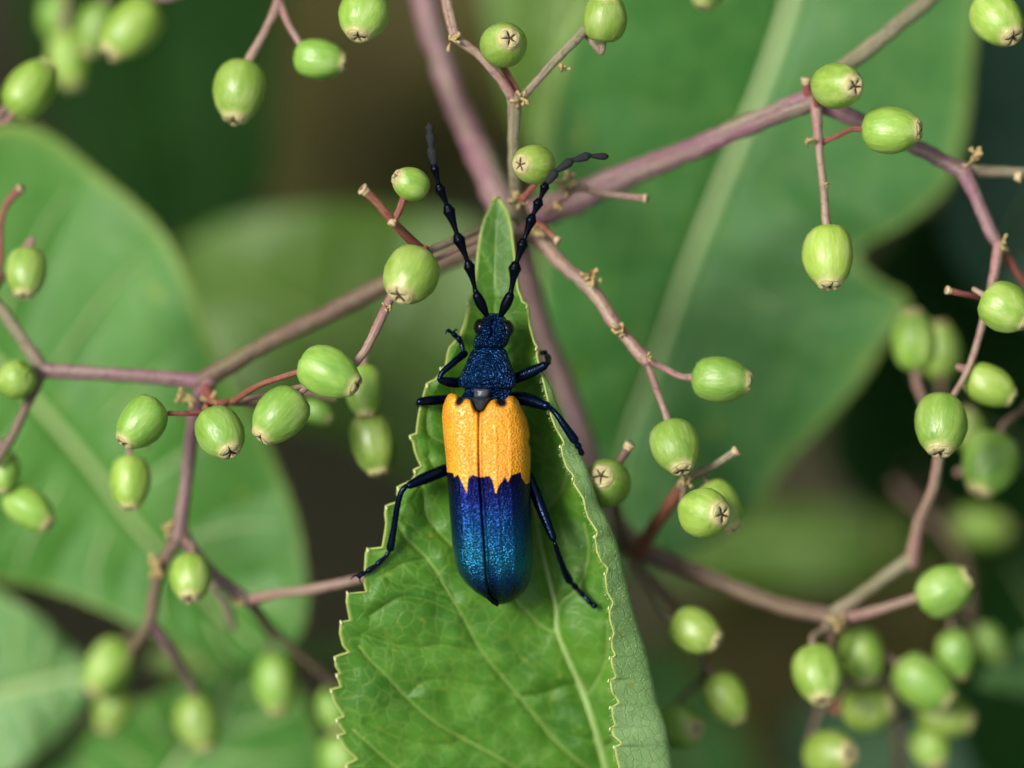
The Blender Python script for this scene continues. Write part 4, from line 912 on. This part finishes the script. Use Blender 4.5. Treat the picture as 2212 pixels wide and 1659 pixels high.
XS = np.array([(850, 1035), (891, 1034), (973, 1033.5), (1028, 1035), (1068, 1038), (1164, 1045), (1259, 1050.6), (1281, 1055), (1294, 1063), (1306, 1078)], float)
ZIG = np.array([(940, 1022), (965, 1020), (979, 1022), (981, 1031), (989, 1025), (998, 1042), (1008, 1066), (1011, 1034), (1022, 1025), (1034, 1031), (1045, 1030), (1058, 1028), (1064, 1038), (1071, 1067), (1077, 1050), (1091, 1030), (1097, 1042), (1104, 1027), (1125, 1020), (1127, 1033), (1136, 1046), (1150, 1040)], float)
def elytron(side):
    nr_, nc_ = 430, 110
    yr = 850 + (1306 - 850) * np.linspace(0, 1, nr_) ** 1.0
    s = np.linspace(0, 1, nc_)               # 0 outer edge, 1 suture
    edge = np.interp(yr, *(XL if side < 0 else XR).T); xs = np.interp(yr, *XS.T)
    gap = .25
    X = edge[:, None] + (xs + side * gap - edge)[:, None] * s[None]
    yf = np.interp(X, *(YF_L if side < 0 else YF_R).T)
    Y = yr[:, None] + (yf - 850) * np.clip(1 - (yr - 850) / 90, 0, 1)[:, None] ** 1.3
    r = 1 - s[None] * np.ones_like(X)         # 0 at suture .. 1 at edge
    pw = 3.1
    prof = (1 - np.clip(r, 0, 1) ** pw) ** (1 / pw)
    tail = np.sqrt(np.clip(1 - np.clip((yr - 1120) / 186, 0, 1) ** 2.6, 0, 1))
    front = 1 - .30 * np.exp(-(Y - yf) / 5.0) - .0
    h = (.36 if side < 0 else .46)
    zb = (-.24 if side < 0 else -.34)
    Z = zb + h * prof * tail[:, None] * front + (1 - tail)[:, None] * (-.06)
    # ribs, suture rim and groove
    for rc in (.33, .62):
        Z += .005 * np.exp(-((r - rc) / .04) ** 2) * np.clip((Y - 890) / 40, 0, 1)
    dpx = np.abs(X - xs[:, None])
    Z += .010 * np.exp(-((dpx - 5) / 2.2) ** 2) - np.where(Y < 1000, .012, .022) * np.exp(-(dpx / 1.1) ** 2)
    Z += .004 * np.sin(X * .09 + Y * .02) * np.sin(Y * .035) * prof
    # humeral pits
    blk = np.zeros_like(X)
    for (cx_, cy_, ax, ay, ang) in ((993, 866, 8, 14, .6), (1083, 869, 14, 10, .35), (1147, 955, 6, 12, 0)):
        dx, dy = X - cx_, Y - cy_; c_, s_ = math.cos(ang), math.sin(ang)
        q = ((dx * c_ + dy * s_) / ax) ** 2 + ((-dx * s_ + dy * c_) / ay) ** 2
        blk = np.maximum(blk, np.clip(1.35 - q * .9, 0, 1))
        if cx_ < 1140: Z -= .045 * np.exp(-q * 1.2)
    zz = np.interp(X, *ZIG.T)
    org = np.clip((zz - Y) / 3 + .5, 0, 1)
    sut = np.exp(-((dpx) / 1.8) ** 2) + .0
    sut = np.clip(sut + np.clip((Y - 960) / 60, 0, 1) * np.exp(-(dpx / 3) ** 2), 0, 1)
    al = (Y - 850) / 456
    al = al + .0
    G = np.stack([X, Y, Z], -1)
    F = grid_faces(nr_, nc_)
    if side < 0: F = F[:, ::-1].copy()
    o = mk('elytron', W(G).reshape(-1, 3), F, M['wing_case'], beetle,
           attrs={'orange': org.ravel(), 'black': blk.ravel(), 'along': al.ravel(), 'suture': sut.ravel()})
    sm = o.modifiers.new('thickness', 'SOLIDIFY'); sm.thickness = .02; sm.offset = -1
    return o
elytron(-1); elytron(1)

def limb(name, pts, wid, mat, parent, seg=16, n=None):
    b = Bag(); tube(b, pts, wid, n or max(14, len(pts) * 8), seg, round_ends=True); return b.build(name, M[mat], parent)

def leg(femur, fw, tibia, tw, tarsus, sw, claws=None):
    f = limb('leg', femur, fw, 'cuticle_leg', beetle, n=30)
    t = limb('tibia', tibia, tw, 'cuticle_leg', f, n=26)
    if tarsus is not None:
        b = Bag()
        for i in range(len(tarsus) - 1):         # little heart shaped foot joints
            p, q = np.array(tarsus[i], float), np.array(tarsus[i + 1], float); w1 = sw[i + 1]
            tube(b, [p, (p + q) / 2, q * .9 + p * .1], [w1 * .5, w1 * .85, w1], 8, 10, round_ends=True)
        if claws:
            for c_ in claws: tube(b, c_, [4.5, 3.5, 1.5], 8, 6)
        b.build('tarsus', M['cuticle_leg'], f)
        b2 = Bag(); q = np.array(tarsus[:-1], float); q = q + np.array([1.5, 2.5, -.03])
        tube(b2, q if len(q) > 1 else np.vstack([q, q + 3]), [s * .75 for s in sw[:len(q)]] if len(q) > 1 else [4, 4], 12, 8); b2.build('foot_pad', M['brown_pad'], f)
    # fine bristles on the shin
    b = Bag(); T = catmull(np.array(tibia, float), 24)
    for k in range(46):
        i = rng.randint(3, 23); p = T[i]; wv = np.interp(i / 23, np.linspace(0, 1, len(tw)), tw) / 2; sd = rng.choice([-1, 1])
        d = T[i] - T[i - 1]; nn = np.array([-d[1], d[0]]) / (math.hypot(d[0], d[1]) + 1e-6)
        st = np.array([p[0] + nn[0] * wv * sd * .9, p[1] + nn[1] * wv * sd * .9, p[2]]); u = d[:2] / (math.hypot(d[0], d[1]) + 1e-6)
        en = st + np.array([nn[0] * sd * 2 + u[0] * 3.5, nn[1] * sd * 2 + u[1] * 3.5, rng.uniform(-.01, .01)])
        V3, F3, U3 = tube_arrays(W(np.array([st, (st + en) / 2, en])), np.array([.6, .45, .15]) / PX, 4, False); b.add(V3, F3, U3)
    h = b.build('bristle', M['cuticle_antenna'], f); h['kind'] = 'stuff'
# left front
leg([(1010, 818, -.30), (990, 826, -.27), (970, 825, -.22), (952, 821, -.18)], [22, 24, 22, 15], [(949, 818, -.17), (957, 803, -.17), (980, 783, -.20), (1003, 764, -.27)], [11, 12, 14, 17],
    [(1000, 758, -.30), (997, 743, -.32), (990, 730, -.32), (979, 721, -.31), (968, 713, -.30)], [12, 12, 15, 13, 9], [[(971, 714, -.3), (965, 714, -.28), (963, 722, -.3)], [(978, 718, -.3), (985, 712, -.28), (989, 714, -.3)]])
# left middle
leg([(975, 862, -.36), (950, 864, -.33), (925, 866, -.28), (907, 868, -.24)], [20, 22, 22, 17], [(906, 869, -.26), (906, 872, -.40), (910, 876, -.60)], [13, 13, 14], None, None)
# left hind
leg([(985, 1008, -.36), (955, 1018, -.32), (916, 1034, -.26), (885, 1048, -.20)], [24, 27, 26, 17], [(876, 1051, -.19), (866, 1065, -.19), (858, 1095, -.22), (851, 1140, -.28), (843, 1184, -.33)], [12, 12, 13, 14, 18],
    [(841, 1190, -.34), (832, 1202, -.35), (814, 1219, -.35), (793, 1234, -.35), (774, 1245, -.35)], [8, 9, 12, 13, 12], [[(774, 1243, -.34), (764, 1245, -.33), (757, 1252, -.35)], [(778, 1248, -.34), (777, 1254, -.33), (780, 1259, -.35)]])
# right front
leg([(1100, 822, -.30), (1125, 812, -.27), (1155, 800, -.22), (1175, 790, -.18)], [24, 26, 24, 19], [(1181, 787, -.19), (1185, 779, -.26), (1182, 768, -.36)], [12, 11, 10],
    [(1181, 766, -.37), (1177, 761, -.42), (1171, 762, -.5)], [9, 12, 12])
# right middle
leg([(1110, 858, -.34), (1135, 862, -.30), (1158, 869, -.24), (1180, 877, -.18)], [26, 30, 27, 20], [(1187, 880, -.15), (1200, 892, -.11), (1218, 917, -.10), (1241, 950, -.12)], [10, 12, 16, 20],
    [(1243, 953, -.13), (1250, 965, -.15), (1257, 980, -.18)], [14, 16, 14])
# right hind
leg([(1128, 1010, -.36), (1147, 1042, -.32), (1172, 1104, -.26), (1195, 1162, -.22)], [24, 26, 25, 17], [(1199, 1174, -.22), (1211, 1210, -.32), (1221, 1235, -.41), (1230, 1254, -.47)], [10, 12, 15, 18],
    [(1232, 1256, -.48), (1245, 1270, -.51), (1260, 1286, -.52), (1274, 1301, -.52), (1285, 1309, -.50)], [9, 15, 13, 13, 15])

def antenna(joints, wid, tipfrom):
    """joints: picture points from head outward; each segment is thin at its base and flared at its end"""
    sc = limb('antenna', joints[0:2] if len(joints[0:2]) > 2 else [joints[0], tuple((np.array(joints[0]) * .45 + np.array(joints[1]) * .55)), joints[1]], [12, 23, 21], 'cuticle_antenna', beetle, n=22)
    for i in range(1, len(joints) - 1):
        p, q = np.array(joints[i], float), np.array(joints[i + 1], float); w1 = wid[i]
        if i == 1: prof = [(0, .55), (.5, .8), (1, .75)]
        elif i >= tipfrom: prof = [(0, .42), (.2, .66), (.55, .95), (.88, 1.08), (1, .72)]
        else: prof = [(0, .40), (.25, .42), (.5, .58), (.75, .85), (.9, 1.05), (1, .8)]
        b = Bag(); f = np.array([a for a, _ in prof]); ww = np.array([c_ for _, c_ in prof]) * w1 * 1.12
        perp = np.array([-(q - p)[1], (q - p)[0], 0]); perp /= np.linalg.norm(perp) + 1e-9
        pts = p + np.outer(f, q - p) + np.outer(np.sin(f * 3.14) * .6, perp)
        tube(b, pts, ww, 18, 14, round_ends=True)
        b.build('antenna_segment', M['antenna_tip'] if i >= tipfrom else M['cuticle_antenna'], sc)
antenna([(1051, 680, -.10), (1031, 640, -.05), (1027, 628, -.04), (1012, 570, .0), (989, 512, .02), (968, 449, .04), (949, 404, .05), (938, 360, .06), (931.5, 322, .07), (929, 289, .07), (927.5, 271, .06)],
        [23, 14, 22, 24, 24, 22, 19, 18, 17.5, 16], 7)
antenna([(1082, 681, -.10), (1101, 640, -.05), (1104, 628, -.04), (1113, 574, .0), (1130, 523, .02), (1149, 470, .04), (1164, 435, .05), (1178, 400, .06), (1200, 370, .05), (1234, 347, .03), (1272, 336, .0), (1310, 338, -.06)],
        [23, 14, 25, 23, 22, 21, 19, 18, 17, 16, 13], 7)
